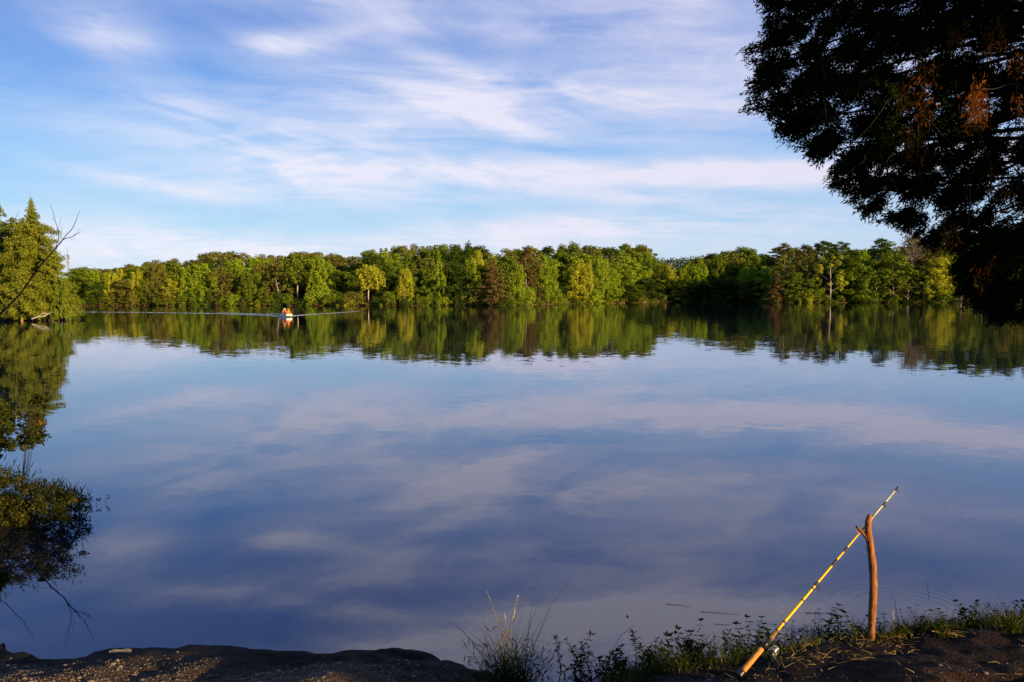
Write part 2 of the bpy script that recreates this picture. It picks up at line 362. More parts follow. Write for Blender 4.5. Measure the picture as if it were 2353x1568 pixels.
# prototypes are 20 m tall and 10 m wide (bushes 4 x 6 m), scaled per copy
for i in range(5): proto('round', i, crown('round', 20, 5, 1.6, 6500, .30), tm(trunk_mb(20, .32, R=4)))
for i in range(5): proto('upright', i, crown('upright', 20, 5, 1.2, 6500, .29), tm(trunk_mb(20, .30, R=4, up=1.2)))
for i in range(3): proto('tall', i, crown('upright', 20, 5, 8.5, 4200, .34), tm(trunk_mb(20, .26, R=4, up=1.0, z0=.42)))
for i in range(3): proto('airy', i, crown('airy', 20, 5, 3.2, 3400, .32), tm(trunk_mb(20, .22, R=4.5, up=1.0, z0=.2, limbs=12)))
for i in range(4): proto('bush', i, crown('bush', 4, 3, .15, 2200, .17), tm(trunk_mb(3, .07, R=1.6, z0=.1, up=1.0)))
for i in range(3): proto('pine', i, pine_crown(20, 4.6, 9.0, 4200, .36), tm(trunk_mb(20, .30, top=.95, R=4, up=.3, z0=.42, limbs=12)))
for i in range(2):
    q, b = cone_crown(20, 5, 1.2, 6500, .30, m=90); t_ = trunk_mb(20, .30, top=.97, limbs=0); t_.v += b.v; t_.f += [[tuple(x + t_.n for x in q_) for q_ in L] for L in []]
    proto('cone', i, q, tm(t_))
for i in range(1):
    q = pine_crown(20, 4.8, 9.0, 900, .3, m=20); tb = trunk_mb(20, .28, top=.92, R=4.5, up=.75, z0=.45, limbs=26)
    for k in range(90):
        z = rng.uniform(11, 18); a = rng.random() * 6.28; L = rng.uniform(1.5, 4.2); p = np.array([math.cos(a) * .5, math.sin(a) * .5, z])
        tb.tube([p, p + np.array([math.cos(a) * L * .6, math.sin(a) * L * .6, L * .45]), p + np.array([math.cos(a) * L, math.sin(a) * L, L * .95])], [.07, .045, .015], 3)
    proto('deadpine', i, q, tm(tb))
BASEDIM = {'bush': (4.0, 6.0)}
KW = {'round': 'broadleaf tree', 'upright': 'upright-branched tree', 'tall': 'tall-stemmed tree', 'airy': 'thin-crowned tree', 'bush': 'bush', 'pine': 'pine', 'cone': 'conical tree', 'deadpine': 'dead pine'}
TREES = []
def put_tree(kind, col, px, top, wpx, back, label=None, bark=None, group=None, name=None, lean=0, v=None):
    """px = image column, top = image row of the tip, wpx = crown width in image px, back = metres behind the waterline"""
    Yd = float(shore_d(px)) + back; x = (px - CX) / F * Yd; z = float(rise(np.array(back * 1.0), px))
    ztop = at(px, top, Yd)[2]; H = max(ztop - z, 1.2); W = wpx / F * Yd
    bh, bw = BASEDIM.get(kind, (20.0, 10.0))
    vs = VAR[kind]; crownme, trunkme = vs[v % len(vs) if v is not None else random.randrange(len(vs))]
    root = empty(name or {'bush': 'bush', 'pine': 'pine_tree', 'deadpine': 'dead_pine_tree', 'cone': 'conifer_tree'}.get(kind, 'broadleaf_tree'), (x, Yd, z - .1))
    root.scale = (W / bw, (W / bw) * .9 + .1 * H / bh, H / bh); root.rotation_euler = (0, lean, random.uniform(0, 6.28) if not lean else 0)
    c = bpy.data.objects.new('crown', crownme); t = bpy.data.objects.new('trunk', trunkme)
    for o, mt in ((c, G[col]), (t, bark or BARK)):
        COL.objects.link(o); o.parent = root
        if not o.data.materials: o.data.materials.append(mt)
        o.material_slots[0].link = 'OBJECT'; o.material_slots[0].material = mt
    TREES.append([px, root, label, group or 'trees of the far wood', 'bush' if kind == 'bush' else 'tree', col, kind]); return root

# front trees that stand out in the photograph
FT = [  # trees in shadow get their shade through the dark leaf colour
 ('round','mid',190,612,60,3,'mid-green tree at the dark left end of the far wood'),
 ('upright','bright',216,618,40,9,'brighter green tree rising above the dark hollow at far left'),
 ('round','dark',205,640,70,1,'dark shaded tree filling the hollow beside the cypress point'),  # shadow of the cypress point put into dark leaves
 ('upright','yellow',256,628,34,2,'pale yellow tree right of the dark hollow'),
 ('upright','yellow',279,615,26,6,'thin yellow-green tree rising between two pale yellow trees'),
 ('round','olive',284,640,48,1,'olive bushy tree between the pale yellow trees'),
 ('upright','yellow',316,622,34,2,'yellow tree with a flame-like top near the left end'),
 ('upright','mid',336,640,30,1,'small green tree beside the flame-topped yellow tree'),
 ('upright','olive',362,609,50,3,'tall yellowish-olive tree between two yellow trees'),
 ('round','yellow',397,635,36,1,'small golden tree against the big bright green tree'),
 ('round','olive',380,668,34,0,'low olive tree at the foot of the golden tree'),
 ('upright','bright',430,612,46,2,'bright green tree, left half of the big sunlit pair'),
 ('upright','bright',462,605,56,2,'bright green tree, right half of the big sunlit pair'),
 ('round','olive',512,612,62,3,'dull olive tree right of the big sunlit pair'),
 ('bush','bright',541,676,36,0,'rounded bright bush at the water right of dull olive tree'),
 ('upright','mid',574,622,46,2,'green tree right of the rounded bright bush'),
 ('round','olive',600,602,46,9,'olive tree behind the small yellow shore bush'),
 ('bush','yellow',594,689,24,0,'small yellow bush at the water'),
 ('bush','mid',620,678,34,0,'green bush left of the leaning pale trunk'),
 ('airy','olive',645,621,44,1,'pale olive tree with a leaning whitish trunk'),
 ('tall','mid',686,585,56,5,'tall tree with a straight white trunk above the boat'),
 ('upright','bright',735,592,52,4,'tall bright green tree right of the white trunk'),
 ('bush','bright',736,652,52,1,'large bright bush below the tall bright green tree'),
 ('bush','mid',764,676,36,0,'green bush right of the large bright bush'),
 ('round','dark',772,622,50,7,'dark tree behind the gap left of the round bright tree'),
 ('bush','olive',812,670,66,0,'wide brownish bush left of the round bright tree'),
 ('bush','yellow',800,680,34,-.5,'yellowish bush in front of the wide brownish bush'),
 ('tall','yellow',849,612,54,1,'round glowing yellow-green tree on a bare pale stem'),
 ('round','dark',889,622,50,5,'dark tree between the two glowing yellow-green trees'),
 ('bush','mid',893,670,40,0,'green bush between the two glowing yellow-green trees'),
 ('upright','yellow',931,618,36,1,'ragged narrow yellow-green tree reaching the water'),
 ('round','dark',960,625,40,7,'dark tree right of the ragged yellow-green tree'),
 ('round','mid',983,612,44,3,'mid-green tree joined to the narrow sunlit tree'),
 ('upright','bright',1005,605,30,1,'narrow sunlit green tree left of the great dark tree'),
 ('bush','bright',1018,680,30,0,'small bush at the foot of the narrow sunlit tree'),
 ('round','dark',1050,604,72,3,'great dark round tree left of the brown conical tree'),  # dark leaf colour stands for the shadow on this tree
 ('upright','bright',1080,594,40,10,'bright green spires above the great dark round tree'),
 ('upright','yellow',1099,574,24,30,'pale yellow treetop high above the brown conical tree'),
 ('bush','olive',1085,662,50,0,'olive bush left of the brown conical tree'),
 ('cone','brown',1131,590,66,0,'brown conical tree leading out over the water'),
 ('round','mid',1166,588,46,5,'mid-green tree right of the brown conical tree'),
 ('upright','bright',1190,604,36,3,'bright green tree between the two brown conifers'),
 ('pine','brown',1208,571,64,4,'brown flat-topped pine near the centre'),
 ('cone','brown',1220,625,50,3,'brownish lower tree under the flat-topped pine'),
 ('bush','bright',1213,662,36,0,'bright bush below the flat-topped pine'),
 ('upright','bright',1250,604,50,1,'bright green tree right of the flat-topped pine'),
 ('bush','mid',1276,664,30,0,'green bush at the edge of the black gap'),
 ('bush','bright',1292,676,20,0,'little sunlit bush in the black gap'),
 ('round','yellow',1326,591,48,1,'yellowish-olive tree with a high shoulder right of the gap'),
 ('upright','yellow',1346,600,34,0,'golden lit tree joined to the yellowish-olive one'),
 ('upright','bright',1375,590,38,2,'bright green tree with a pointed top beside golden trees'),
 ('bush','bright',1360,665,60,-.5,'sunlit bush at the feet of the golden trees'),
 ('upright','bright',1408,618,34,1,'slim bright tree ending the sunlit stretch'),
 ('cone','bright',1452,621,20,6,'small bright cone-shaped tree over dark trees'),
 ('round','dark',1440,652,60,1,'shaded tree at the left mouth of the cove'),  # cove trees: the headland's shadow is put into their dark leaves
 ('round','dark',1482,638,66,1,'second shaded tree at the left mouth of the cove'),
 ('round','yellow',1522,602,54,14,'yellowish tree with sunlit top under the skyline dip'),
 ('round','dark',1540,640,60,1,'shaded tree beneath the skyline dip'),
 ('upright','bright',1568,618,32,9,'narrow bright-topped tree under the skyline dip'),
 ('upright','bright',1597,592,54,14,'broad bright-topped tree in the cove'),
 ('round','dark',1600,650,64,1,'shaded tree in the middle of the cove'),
 ('upright','mid',1650,590,42,10,'green tree right of the broad bright-topped tree'),
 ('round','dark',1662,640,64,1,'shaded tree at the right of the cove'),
 ('round','olive',1684,577,50,20,'olive treetop left of the cove dome'),
 ('upright','bright',1716,600,34,5,'tall sunlit green tree at the right of the cove'),
 ('round','mid',1704,565,70,30,'rounded green dome on the skyline of the cove'),
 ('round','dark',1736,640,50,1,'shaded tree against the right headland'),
 ('pine','pine',1801,558,56,6,'round-headed pine at the left of the right headland'),
 ('pine','pine',1850,560,50,8,'second round-headed pine of the right headland'),
 ('pine','dark',1888,551,52,16,'dark pine on the skyline behind the round-headed pines'),
 ('pine','dark',1932,554,56,16,'dark flat pine on the skyline of the headland'),
 ('cone','brown',1784,622,46,1,'low brown conifer at the left tip of the headland'),
 ('round','mid',1822,622,52,1,'green tree at the foot of the round-headed pines'),
 ('bush','yellow',1846,668,36,0,'yellowish bush at the foot of the round-headed pines'),
 ('bush','mid',1872,660,40,0,'green bush left of the leaning yellow tree'),
 ('airy','yellow',1906,582,66,1,'spreading yellow-green tree on the right headland'),
 ('round','mid',1966,597,66,3,'mid-green tree right of the spreading yellow tree'),
 ('upright','bright',1975,571,40,18,'bright treetop above the right headland'),
 ('pine','dark',2022,545,56,22,'grey-green pine behind the right headland'),
 ('round','mid',2048,576,84,6,'big green tree in the middle of the right headland'),
 ('deadpine','brown',2094,534,66,14,'tall rusty dead pine with fanned bare branches'),
 ('airy','mid',2012,625,44,1,'thin green tree with pale stems at the water'),
 ('airy','olive',2050,618,50,0,'thin olive tree with pale forked stem at the water'),
 ('airy','olive',2086,640,40,0,'thin low tree over pale stems on the headland'),
 ('airy','yellow',2120,634,50,0,'thin yellow-green tree with several pale stems'),
 ('round','yellow',2154,590,60,1,'full yellow-green tree ending the sunlit headland'),
 ('bush','mid',2145,664,60,0,'green bush beneath the full yellow-green tree'),
 ('bush','mid',1990,664,44,0,'green bush at the water on the headland'),
 ('pine','pine',2140,560,56,16,'dull pine beside the rusty dead pine'),
]
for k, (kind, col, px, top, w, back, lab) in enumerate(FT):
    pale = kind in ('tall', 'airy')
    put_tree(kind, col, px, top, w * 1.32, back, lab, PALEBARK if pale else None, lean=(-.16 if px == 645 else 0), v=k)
# extra pale stems on the right headland
# filler rows up to the skyline
SKX = [150, 165, 200, 240, 330, 400, 480, 540, 600, 645, 700, 780, 820, 850, 900, 960, 1040, 1100, 1200, 1300, 1350, 1400, 1450, 1505, 1514, 1530, 1560, 1600, 1640, 1700, 1745, 1770, 1800, 1850, 1880, 1940, 1990, 2060, 2100, 2170, 2250, 2300, 2400, 2600, 3200]
SKY = [630, 624, 612, 616, 602, 592, 580, 575, 578, 584, 573, 581, 585, 572, 562, 557, 555, 565, 567, 560, 557, 563, 555, 564, 596, 598, 598, 592, 577, 567, 584, 572, 560, 568, 555, 562, 572, 548, 536, 530, 514, 506, 510, 530, 560]
SEG = [(165, 'the dark left hollow'), (245, 'the pale yellow trees'), (410, 'the big sunlit pair'), (495, 'the dull olive tree'), (560, 'the small yellow bush'), (625, 'the leaning white trunk'), (665, 'the boat'), (710, 'the large bright bush'), (790, 'the round yellow-green tree'), (905, 'the ragged narrow tree'),
       (965, 'the narrow sunlit tree'), (1025, 'the great dark tree'), (1095, 'the brown conical tree'), (1170, 'the flat-topped pine'), (1270, 'the black gap'), (1315, 'the golden trees'), (1395, 'the cove mouth'), (1500, 'the skyline dip'), (1580, 'the inner cove'), (1690, 'the cove dome'), (1760, 'the round-headed pines'),
       (1870, 'the spreading yellow tree'), (1950, 'the right headland'), (2060, 'the rusty dead pine'), (2130, 'the headland\'s end'), (2200, 'the overhanging cedar'), (2353, 'the shore outside the picture')]
def seg(px):
    r = SEG[0][1]
    for a, b in SEG:
        if px >= a: r = b
    return r
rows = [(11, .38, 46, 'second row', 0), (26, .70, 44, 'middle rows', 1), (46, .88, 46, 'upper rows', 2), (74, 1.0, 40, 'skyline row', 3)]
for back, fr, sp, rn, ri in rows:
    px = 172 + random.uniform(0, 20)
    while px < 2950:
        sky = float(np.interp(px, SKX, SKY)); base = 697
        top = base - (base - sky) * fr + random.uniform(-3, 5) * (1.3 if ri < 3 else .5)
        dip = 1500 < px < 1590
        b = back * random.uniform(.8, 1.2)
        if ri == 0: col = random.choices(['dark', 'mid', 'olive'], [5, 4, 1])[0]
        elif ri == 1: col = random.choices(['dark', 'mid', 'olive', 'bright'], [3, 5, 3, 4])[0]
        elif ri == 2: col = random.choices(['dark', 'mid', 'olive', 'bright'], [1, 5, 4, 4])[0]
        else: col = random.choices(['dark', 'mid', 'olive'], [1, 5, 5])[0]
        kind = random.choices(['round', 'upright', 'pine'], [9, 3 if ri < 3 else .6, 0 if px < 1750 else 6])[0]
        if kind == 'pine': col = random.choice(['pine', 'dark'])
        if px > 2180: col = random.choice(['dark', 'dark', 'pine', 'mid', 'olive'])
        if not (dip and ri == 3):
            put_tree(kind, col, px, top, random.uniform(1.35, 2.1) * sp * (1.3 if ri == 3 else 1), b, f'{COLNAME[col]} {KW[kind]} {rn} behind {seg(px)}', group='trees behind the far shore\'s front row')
        px += sp * random.uniform(.75, 1.2) * (1.6 if px > 2400 else 1)
px = 172
while px < 2190:
    if not any(abs(px - f[2]) < 14 and f[0] == 'bush' for f in FT):
        col = random.choice(['dark', 'mid', 'olive', 'mid']); put_tree('bush', col, px, 697 - random.uniform(9, 26), random.uniform(26, 46), random.uniform(-.6, .6), f'low {COLNAME[col]} bush at the waterline below {seg(px)}', group='low bushes along the far waterline')
    px += random.uniform(20, 42)
# make labels single one tree out
from collections import defaultdict
byl = defaultdict(list)
for T in TREES: byl[T[2]].append(T)
ORD = ['leftmost', 'second from left', 'third from left', 'fourth from left', 'fifth from left', 'sixth from left', 'seventh from left', 'eighth from left']
for lab, L in byl.items():
    L.sort(key=lambda t: t[0])
    for i, T in enumerate(L):
        l = lab if len(L) == 1 else (f'{ORD[min(i, 7)]}: {lab}' if i < len(L) - 1 or len(L) > 2 else f'rightmost: {lab}')
        tag(T[1], l, T[4], T[3])

# distant hill seen in the skyline dip
C = []; 
for i in range(150):
    px = 1380 + i * 2.6; Yd = 980 + random.uniform(-20, 20); top = 597 + 3 * math.sin(px * .03) + random.uniform(-2, 1.5)
    z = at(px, top + 5, Yd)[2]; C.append((at(px, top, Yd)[0], Yd, z)); C.append((at(px, top, Yd)[0], Yd - 15, z - 7)); C.append((at(px, top, Yd)[0], Yd - 25, z - 16)); C.append((at(px, top, Yd)[0], Yd - 35, z - 26))
C = np.array(C); RC = np.full((len(C), 3), 6.0) * rng.uniform(.6, 1.2, (len(C), 1))
tag(link('distant_wood', quads_mesh('distant_wood', clump_leaves(C, RC, 16000, 1.3)), leaf_mat('hazed_distant_leaf', (.04, .065, .03), (.07, .09, .045), .1, .02)), 'haze-tinted distant wood showing in the skyline dip', 'wood', kind='stuff')  # distance haze is mixed into this bluer leaf colour
# ragged brush along the far waterline
n = 26000; px = rng.uniform(165, 2600, n); Yd = shore_d(px) + rng.uniform(-.6, 3.5, n) + 1.2 * np.sin(px * .11) + .8 * np.sin(px * .31 + 1)
P = np.stack([(px - CX) / F * Yd, Yd, .35 + np.abs(rng.normal(0, .55, n)) * (1 + np.sin(px * .17))], 1)
tag(link('shore_brush', quads_mesh('shore_brush', leaves(P, rdirs(n), rng.uniform(.15, .4, n), .14)), leaf_mat('brush', (.03, .04, .010), (.13, .09, .025), .2, .1)), 'low reddish brush along the far waterline', 'brush', kind='stuff')

# ------------------------------------------------------------------ cypress point on the left (98 m away)
def big_conifer(px, top, wpx, back, n, label, dens=.12, m=170, z0=.6, col='cyp', prof=None):
    Yd = 98 + back; x = (px - CX) / F * Yd; z = .3; H = at(px, top, Yd)[2] - z; W = wpx / F * Yd
    q, b = cone_crown(H, W / 2, z0, n, dens, m=m, droop=.12, prof=prof, spray=.20)
    root = empty('cypress_tree', (x, Yd, z), label, 'tree', 'cypress trees on the left point')
    link('crown', quads_mesh('crown', q), G[col], root)
    t = trunk_mb(H, .014 * H + .06, top=.93, limbs=0, sides=8); t.build('trunk', G['reddish_bark'], root); b.build('branch', BARK, root)
    return root
G['reddish_bark'] = rough_mat('reddish_bark', (.20, .10, .055), (.38, .22, .13), 3, .9)
G['cyp'] = leaf_mat('cypress_needles', (.105, .125, .014), (.22, .235, .022), .3, .6)
G['cyp2'] = leaf_mat('cypress_needles_green', (.085, .13, .015), (.17, .21, .02), .3, .6)
def prf(*p):
    x_, y_ = p[0::2], p[1::2]; return lambda t: np.interp(t, x_, y_) * (1 + .13 * math.sin(t * 31) + .08 * math.sin(t * 57))
big_conifer(80, 442, 168, 2, 70000, 'tall cypress with a sparse spire at the tip of left point', m=330, prof=prf(0, .96, .15, .95, .35, .80, .55, .62, .70, .50, .765, .42, .785, .22, .84, .14, .92, .07, 1, .01))
big_conifer(-16, 450, 180, 6, 56000, 'cypress cut by the left edge of the picture', m=200, col='cyp2', prof=prf(0, .9, .3, .85, .6, .66, .8, .5, .9, .3, 1, .05))
big_conifer(36, 500, 130, 9, 34000, 'shorter cypress standing between the two tall ones', m=150, col='cyp2', prof=prf(0, .9, .6, .8, .85, .5, 1, .1))
big_conifer(120, 560, 92, 0, 30000, 'lower cypress leaning out at the tip of left point', m=110, prof=prf(0, .95, .4, .85, .7, .5, 1, .05))
big_conifer(50, 620, 120, -3, 22000, 'small bushy cypress at the waterline of left point', m=90, z0=.3, prof=prf(0, 1, .5, .85, 1, .1))
big_conifer(-110, 470, 150, 8, 12000, 'cypress wholly left of the picture edge', m=100, col='cyp2', dens=.2)
for px, top, w, lab in ((143, 640, 40, 'olive shrub at the tip of the left point'), (8, 672, 70, 'green shrub under the cypress at the left edge'), (75, 690, 60, 'low shrub at the foot of the tall cypress')):
    Yd = 97; root = empty('bush', ((px - CX) / F * Yd, Yd, .2), lab, 'bush', 'shrubs under the cypresses')
    s = (681 + 56 - top) / F * Yd / 4; W = w / F * Yd / 6; root.scale = (W, W, s)
    me, tr = VAR['bush'][random.randrange(4)]
    for nm, d, mt in (('crown', me, G['cyp2']), ('trunk', tr, BARK)):
        o = bpy.data.objects.new(nm, d); COL.objects.link(o); o.parent = root; o.material_slots[0].link = 'OBJECT'; o.material_slots[0].material = mt
# pale driftwood under the cypresses
mb = MB(); a = onz(85, 733, .3); mb.tube([a + np.array(p) for p in ((-.6, 0, 0), (.2, -.1, .25), (.9, -.2, .3), (1.8, -.2, .75))], [.09, .08, .07, .03], 6); mb.tube([a + np.array(p) for p in ((.2, -.1, .25), (.9, -.3, .7), (1.5, -.4, .65))], [.06, .05, .03], 6)
tag(mb.build('driftwood', PALEBARK), 'pale fallen branch at the water under the tall cypress', 'branch')

# ------------------------------------------------------------------ radio tower
STEEL = rough_mat('tower_steel', (.10, .09, .09), (.16, .13, .13), .3, .7)
RED = rough_mat('tower_red', (.30, .14, .13), (.36, .19, .17), .3, .7)
def tower(px, top, w, mat, label, Yd=900, whip=0):
    x = (px - CX) / F * Yd; root = empty('radio_tower', (x, Yd, 5), label, 'radio tower', 'radio towers on the left skyline')
    H = at(px, top, Yd)[2] - 5; mb = MB(); L = []
    for k in range(3):
        a = k * 2.094 + .3; L.append((math.cos(a) * w, math.sin(a) * w)); mb.tube([(L[k][0], L[k][1], 0), (L[k][0] * .8, L[k][1] * .8, H)], .12, 5)
    nseg = int(H / 2.2)
    for i in range(nseg):
        for k in range(3):
            p, q = L[k], L[(k + 1) % 3]; z1, z2 = i * H / nseg, (i + 1) * H / nseg; mb.tube([(p[0], p[1], z1), (q[0], q[1], z2)], .05, 4)
    mb.build('lattice_mast', mat, root)
    if whip: MB().tube([(0, 0, H), (0, 0, H + whip)], [.22, .12], 6).build('antenna_whip', mat, root)
    for z in ((H - 1, H - 9) if whip else (H - .5, H - 3)):
        m2 = MB()
        for k in range(6): m2.box((math.cos(k * 1.047) * (w + .55), math.sin(k * 1.047) * (w + .55), z), (.3, .3, 2.2), k * 1.047)
        m2.torus((0, 0, z), (0, 0, 1), w + .4, .08); m2.build('antenna_ring', STEEL, root)
tower(159.3, 585, .55, STEEL, 'tall thin grey mast with a whip on the left skyline', whip=8.5)
tower(162.2, 588, .6, RED, 'shorter reddish mast just right of the grey one', Yd=935)

# ------------------------------------------------------------------ boat with two people, and its wake
HULL = rough_mat('boat_paint', (.62, .55, .42), (.72, .65, .52), 2, .5)
BX = np.array([(650.5 - CX) / F, 0, 0]); by = -CAMZ / ray(CX, 729)[2] * ray(CX, 729)[1]
boat = empty('jon_boat', ((650.5 - CX) / F * by, by + 1.6, -.08), 'small cream flat-bowed motorboat crossing the lake', 'boat')
boat.rotation_euler = (0, 0, math.atan2(-.88, .47) + math.pi / 2)      # local -y is the bow
sec = [(-1.9, .42, .30, .50), (-1.55, .52, .16, .48), (-.6, .62, .05, .46), (1.0, .66, .02, .46), (1.9, .62, .02, .46)]
V = []; 
for (y, hw, zb, zt) in sec: V += [(-hw, y, zt), (-hw * .82, y, zb), (hw * .82, y, zb), (hw, y, zt), (hw - .04, y, zt), (hw * .82 - .04, y, zb + .04), (-hw * .82 + .04, y, zb + .04), (-hw + .04, y, zt)]
Fq = [(i * 8 + k, i * 8 + (k + 1) % 8, (i + 1) * 8 + (k + 1) % 8, (i + 1) * 8 + k) for i in range(4) for k in range(8)]
Fq += [(0, 1, 2, 3), (7, 6, 5, 4), (0, 7, 4, 3)][:1] + [(32 + 3, 32 + 2, 32 + 1, 32 + 0)]
MB().add(V, Fq).build('hull', HULL, boat)
g_ = MB()
for s in (-1, 1): g_.tube([(s * hw, y, zt + .015) for (y, hw, zb, zt) in sec], .022, 6)
g_.tube([(-.42, -1.9, .515), (.42, -1.9, .515)], .022, 6); g_.build('gunwale', PALEBARK, boat)
for y in (-.9, .15, 1.2): MB().box((0, y, .36), (1.14, .28, .04)).box((0, y, .2), (1.02, .22, .28)).build('bench', HULL, boat)
mo = MB().box((0, 2.04, .78), (.24, .34, .36)).box((0, 2.06, .4), (.12, .16, .5)).tube([(0, 1.9, .72), (0, 1.5, .8)], .025, 6).box((0, 2.12, .08), (.06, .3, .3)).build('outboard_motor', rough_mat('motor_black', (.02, .02, .02), (.04, .04, .04), 5, .4), boat)
SKIN = rough_mat('skin', (.42, .24, .15), (.5, .3, .2), 4, .6)
def person(loc, rotz, label, shirt, pants, hat, vest=None):
    root_me = bpy.data.meshes.new('person')
    J = {'pelvis': (0, 0, .12, .15), 'waist': (0, 0, .28, .14), 'chest': (0, -.02, .46, .165), 'neck': (0, -.02, .60, .06), 'head': (0, -.04, .72, .10), 'crown': (0, -.03, .82, .075),
         'sl': (-.19, -.02, .53, .07), 'el': (-.27, -.14, .30, .05), 'wl': (-.14, -.36, .22, .035), 'sr': (.19, -.02, .53, .07), 'er': (.27, -.14, .30, .05), 'wr': (.14, -.36, .22, .035), 'hl': (-.10, -.44, .22, .04), 'hr': (.10, -.44, .22, .04),
         'tl': (-.11, -.08, .10, .10), 'kl': (-.15, -.48, .12, .07), 'fl': (-.15, -.52, -.28, .045), 'ol': (-.15, -.66, -.32, .04), 'tr': (.11, -.08, .10, .10), 'kr': (.15, -.48, .12, .07), 'fr': (.15, -.52, -.28, .045), 'or': (.15, -.66, -.32, .04)}
    E = [('pelvis', 'waist'), ('waist', 'chest'), ('chest', 'neck'), ('neck', 'head'), ('head', 'crown'), ('chest', 'sl'), ('sl', 'el'), ('el', 'wl'), ('wl', 'hl'), ('chest', 'sr'), ('sr', 'er'), ('er', 'wr'), ('wr', 'hr'), ('pelvis', 'tl'), ('tl', 'kl'), ('kl', 'fl'), ('fl', 'ol'), ('pelvis', 'tr'), ('tr', 'kr'), ('kr', 'fr'), ('fr', 'or')]
    K = list(J); root_me.from_pydata([J[k][:3] for k in K], [(K.index(a), K.index(b)) for a, b in E], [])
    o = link('person', root_me, None); o.location = loc; o.rotation_euler = (0, 0, rotz)
    sk = o.modifiers.new('skin', 'SKIN')
    for i, k in enumerate(K): root_me.skin_vertices[0].data[i].radius = (J[k][3], J[k][3] * (.8 if k in ('chest', 'waist', 'pelvis') else 1)); root_me.skin_vertices[0].data[i].use_root = (k == 'pelvis')
    o.modifiers.new('sub', 'SUBSURF').levels = 1; o.modifiers['sub'].render_levels = 2
    dg = bpy.context.evaluated_depsgraph_get(); ev = bpy.data.meshes.new_from_object(o.evaluated_get(dg)); o.modifiers.clear(); o.data = ev
    for m in (shirt, SKIN, pants): ev.materials.append(m)
    for p in ev.polygons:
        c = p.center; p.use_smooth = True
        p.material_index = 1 if (c.z > .59 or c.y < -.30 and c.z > .17 and abs(c.x) < .2) else (2 if c.z < .2 else 0)
    ev.materials.clear() if False else None
    tag(o, label, 'person', 'people in the boat')
    h = MB(); h.tube([(0, -.03, .76), (0, -.03, .80), (0, -.03, .87), (0, -.03, .885)], [.118, .115, .10, .04], 12); h.tube([(0, -.05, .765), (0, -.06, .775)], [.17, .165], 14); h.build('hat', hat, o)
    if vest: h = MB(); h.tube([(0, -.02, .24), (0, -.02, .36), (0, -.02, .50), (0, -.02, .57)], [.19, .215, .215, .13], 12); h.build('life_vest', vest, o)
    return o
def cloth(n, c): return rough_mat(n, tuple(a * .85 for a in c), c, 6, .9)
Fw = np.array([.47, -.88]); Sd = np.array([.88, .47])
bl = np.array(boat.location)
th = boat.rotation_euler[2]
def bw(x, y): return (bl[0] + x * math.cos(th) - y * math.sin(th), bl[1] + x * math.sin(th) + y * math.cos(th))
p1 = bw(-.22, .1); p2 = bw(.12, -.8); p3 = bw(.0, 1.15)
person((p2[0], p2[1], .28), th, 'person in orange vest and red cap sitting in the bow', cloth('shirt_red', (.62, .10, .03)), cloth('trousers_dark', (.06, .06, .08)), cloth('cap_red', (.65, .12, .03)), cloth('vest_orange', (.85, .19, .03)))
person((p1[0], p1[1], .28), th + .2, 'person in red shirt sitting on the middle bench', cloth('shirt_orange', (.75, .16, .04)), cloth('trousers_grey', (.12, .12, .13)), cloth('hat_tan', (.6, .3, .12)))
person((p3[0], p3[1], .30), th, 'person in pale shirt and hat steering at the stern', cloth('shirt_pale', (.75, .6, .4)), cloth('trousers_tan', (.3, .25, .18)), cloth('hat_pale', (.8, .66, .45)))

# wake: low ridges of disturbed water trailing from the boat in a V
FOAM, nt, out = newmat('wake_water')
tc = nt('ShaderNodeTexCoord'); nz_ = nt('ShaderNodeTexNoise', ins={'Vector': tc.outputs['Object'], 'Scale': 1.6, 'Detail': 4.0})
b_ = nt('ShaderNodeBsdfPrincipled', ins={'Base Color': nt.mix(nt.math('MULTIPLY_ADD', nz_.outputs[0], 3, -1.1, clamp=True), (.02, .03, .03), (.62, .63, .60)), 'Roughness': .3, 'IOR': 1.333}); nt.l.new(b_.outputs[0], out.inputs[0])
def wake(pts, w0, w1, h0, h1, label):
    P = np.array(pts, float); n = 160; seg_ = np.linspace(0, len(P) - 1, n); C = np.stack([np.interp(seg_, range(len(P)), P[:, k]) for k in range(2)], 1)
    T = unit(np.gradient(C, axis=0)); Nn = np.stack([-T[:, 1], T[:, 0]], 1); V = []; Fq = []
    for i in range(n):
        t = i / (n - 1); w = (w0 + (w1 - w0) * t) * (1 + .25 * math.sin(i * 1.7)); h = (h0 + (h1 - h0) * t) * (1 + .35 * math.sin(i * .9) + .2 * math.sin(i * 2.3))
        for s, z in ((-1, -.02), (-.45, .55), (0, 1), (.45, .55), (1, -.02)):
            V.append((*(C[i] + Nn[i] * w * s), .004 + h * z if abs(s) < 1 else -.01))
    for i in range(n - 1):
        for k in range(4): Fq.append((i * 5 + k, i * 5 + k + 1, (i + 1) * 5 + k + 1, (i + 1) * 5 + k))
    tag(MB().add(V, Fq).build('wake', FOAM, smooth=True), label, 'wake', 'arms of the boat wake')
o0 = bw(0, -1.6)
def wp(px, py): return onz(px, py, 0)[:2]
wake([wp(641, 727), wp(600, 724.5), wp(500, 721), wp(350, 718.5), wp(165, 717)], .20, .14, .06, .03, 'long pale left arm of the boat wake')
wake([wp(662, 727), wp(700, 724), wp(770, 719.5), wp(826, 715.5)], .16, .10, .06, .02, 'shorter right arm of the boat wake')
wake([wp(648, 722), wp(590, 722), wp(540, 720), wp(500, 719)], .30, .2, .05, .02, 'broken foam trailing behind the boat')

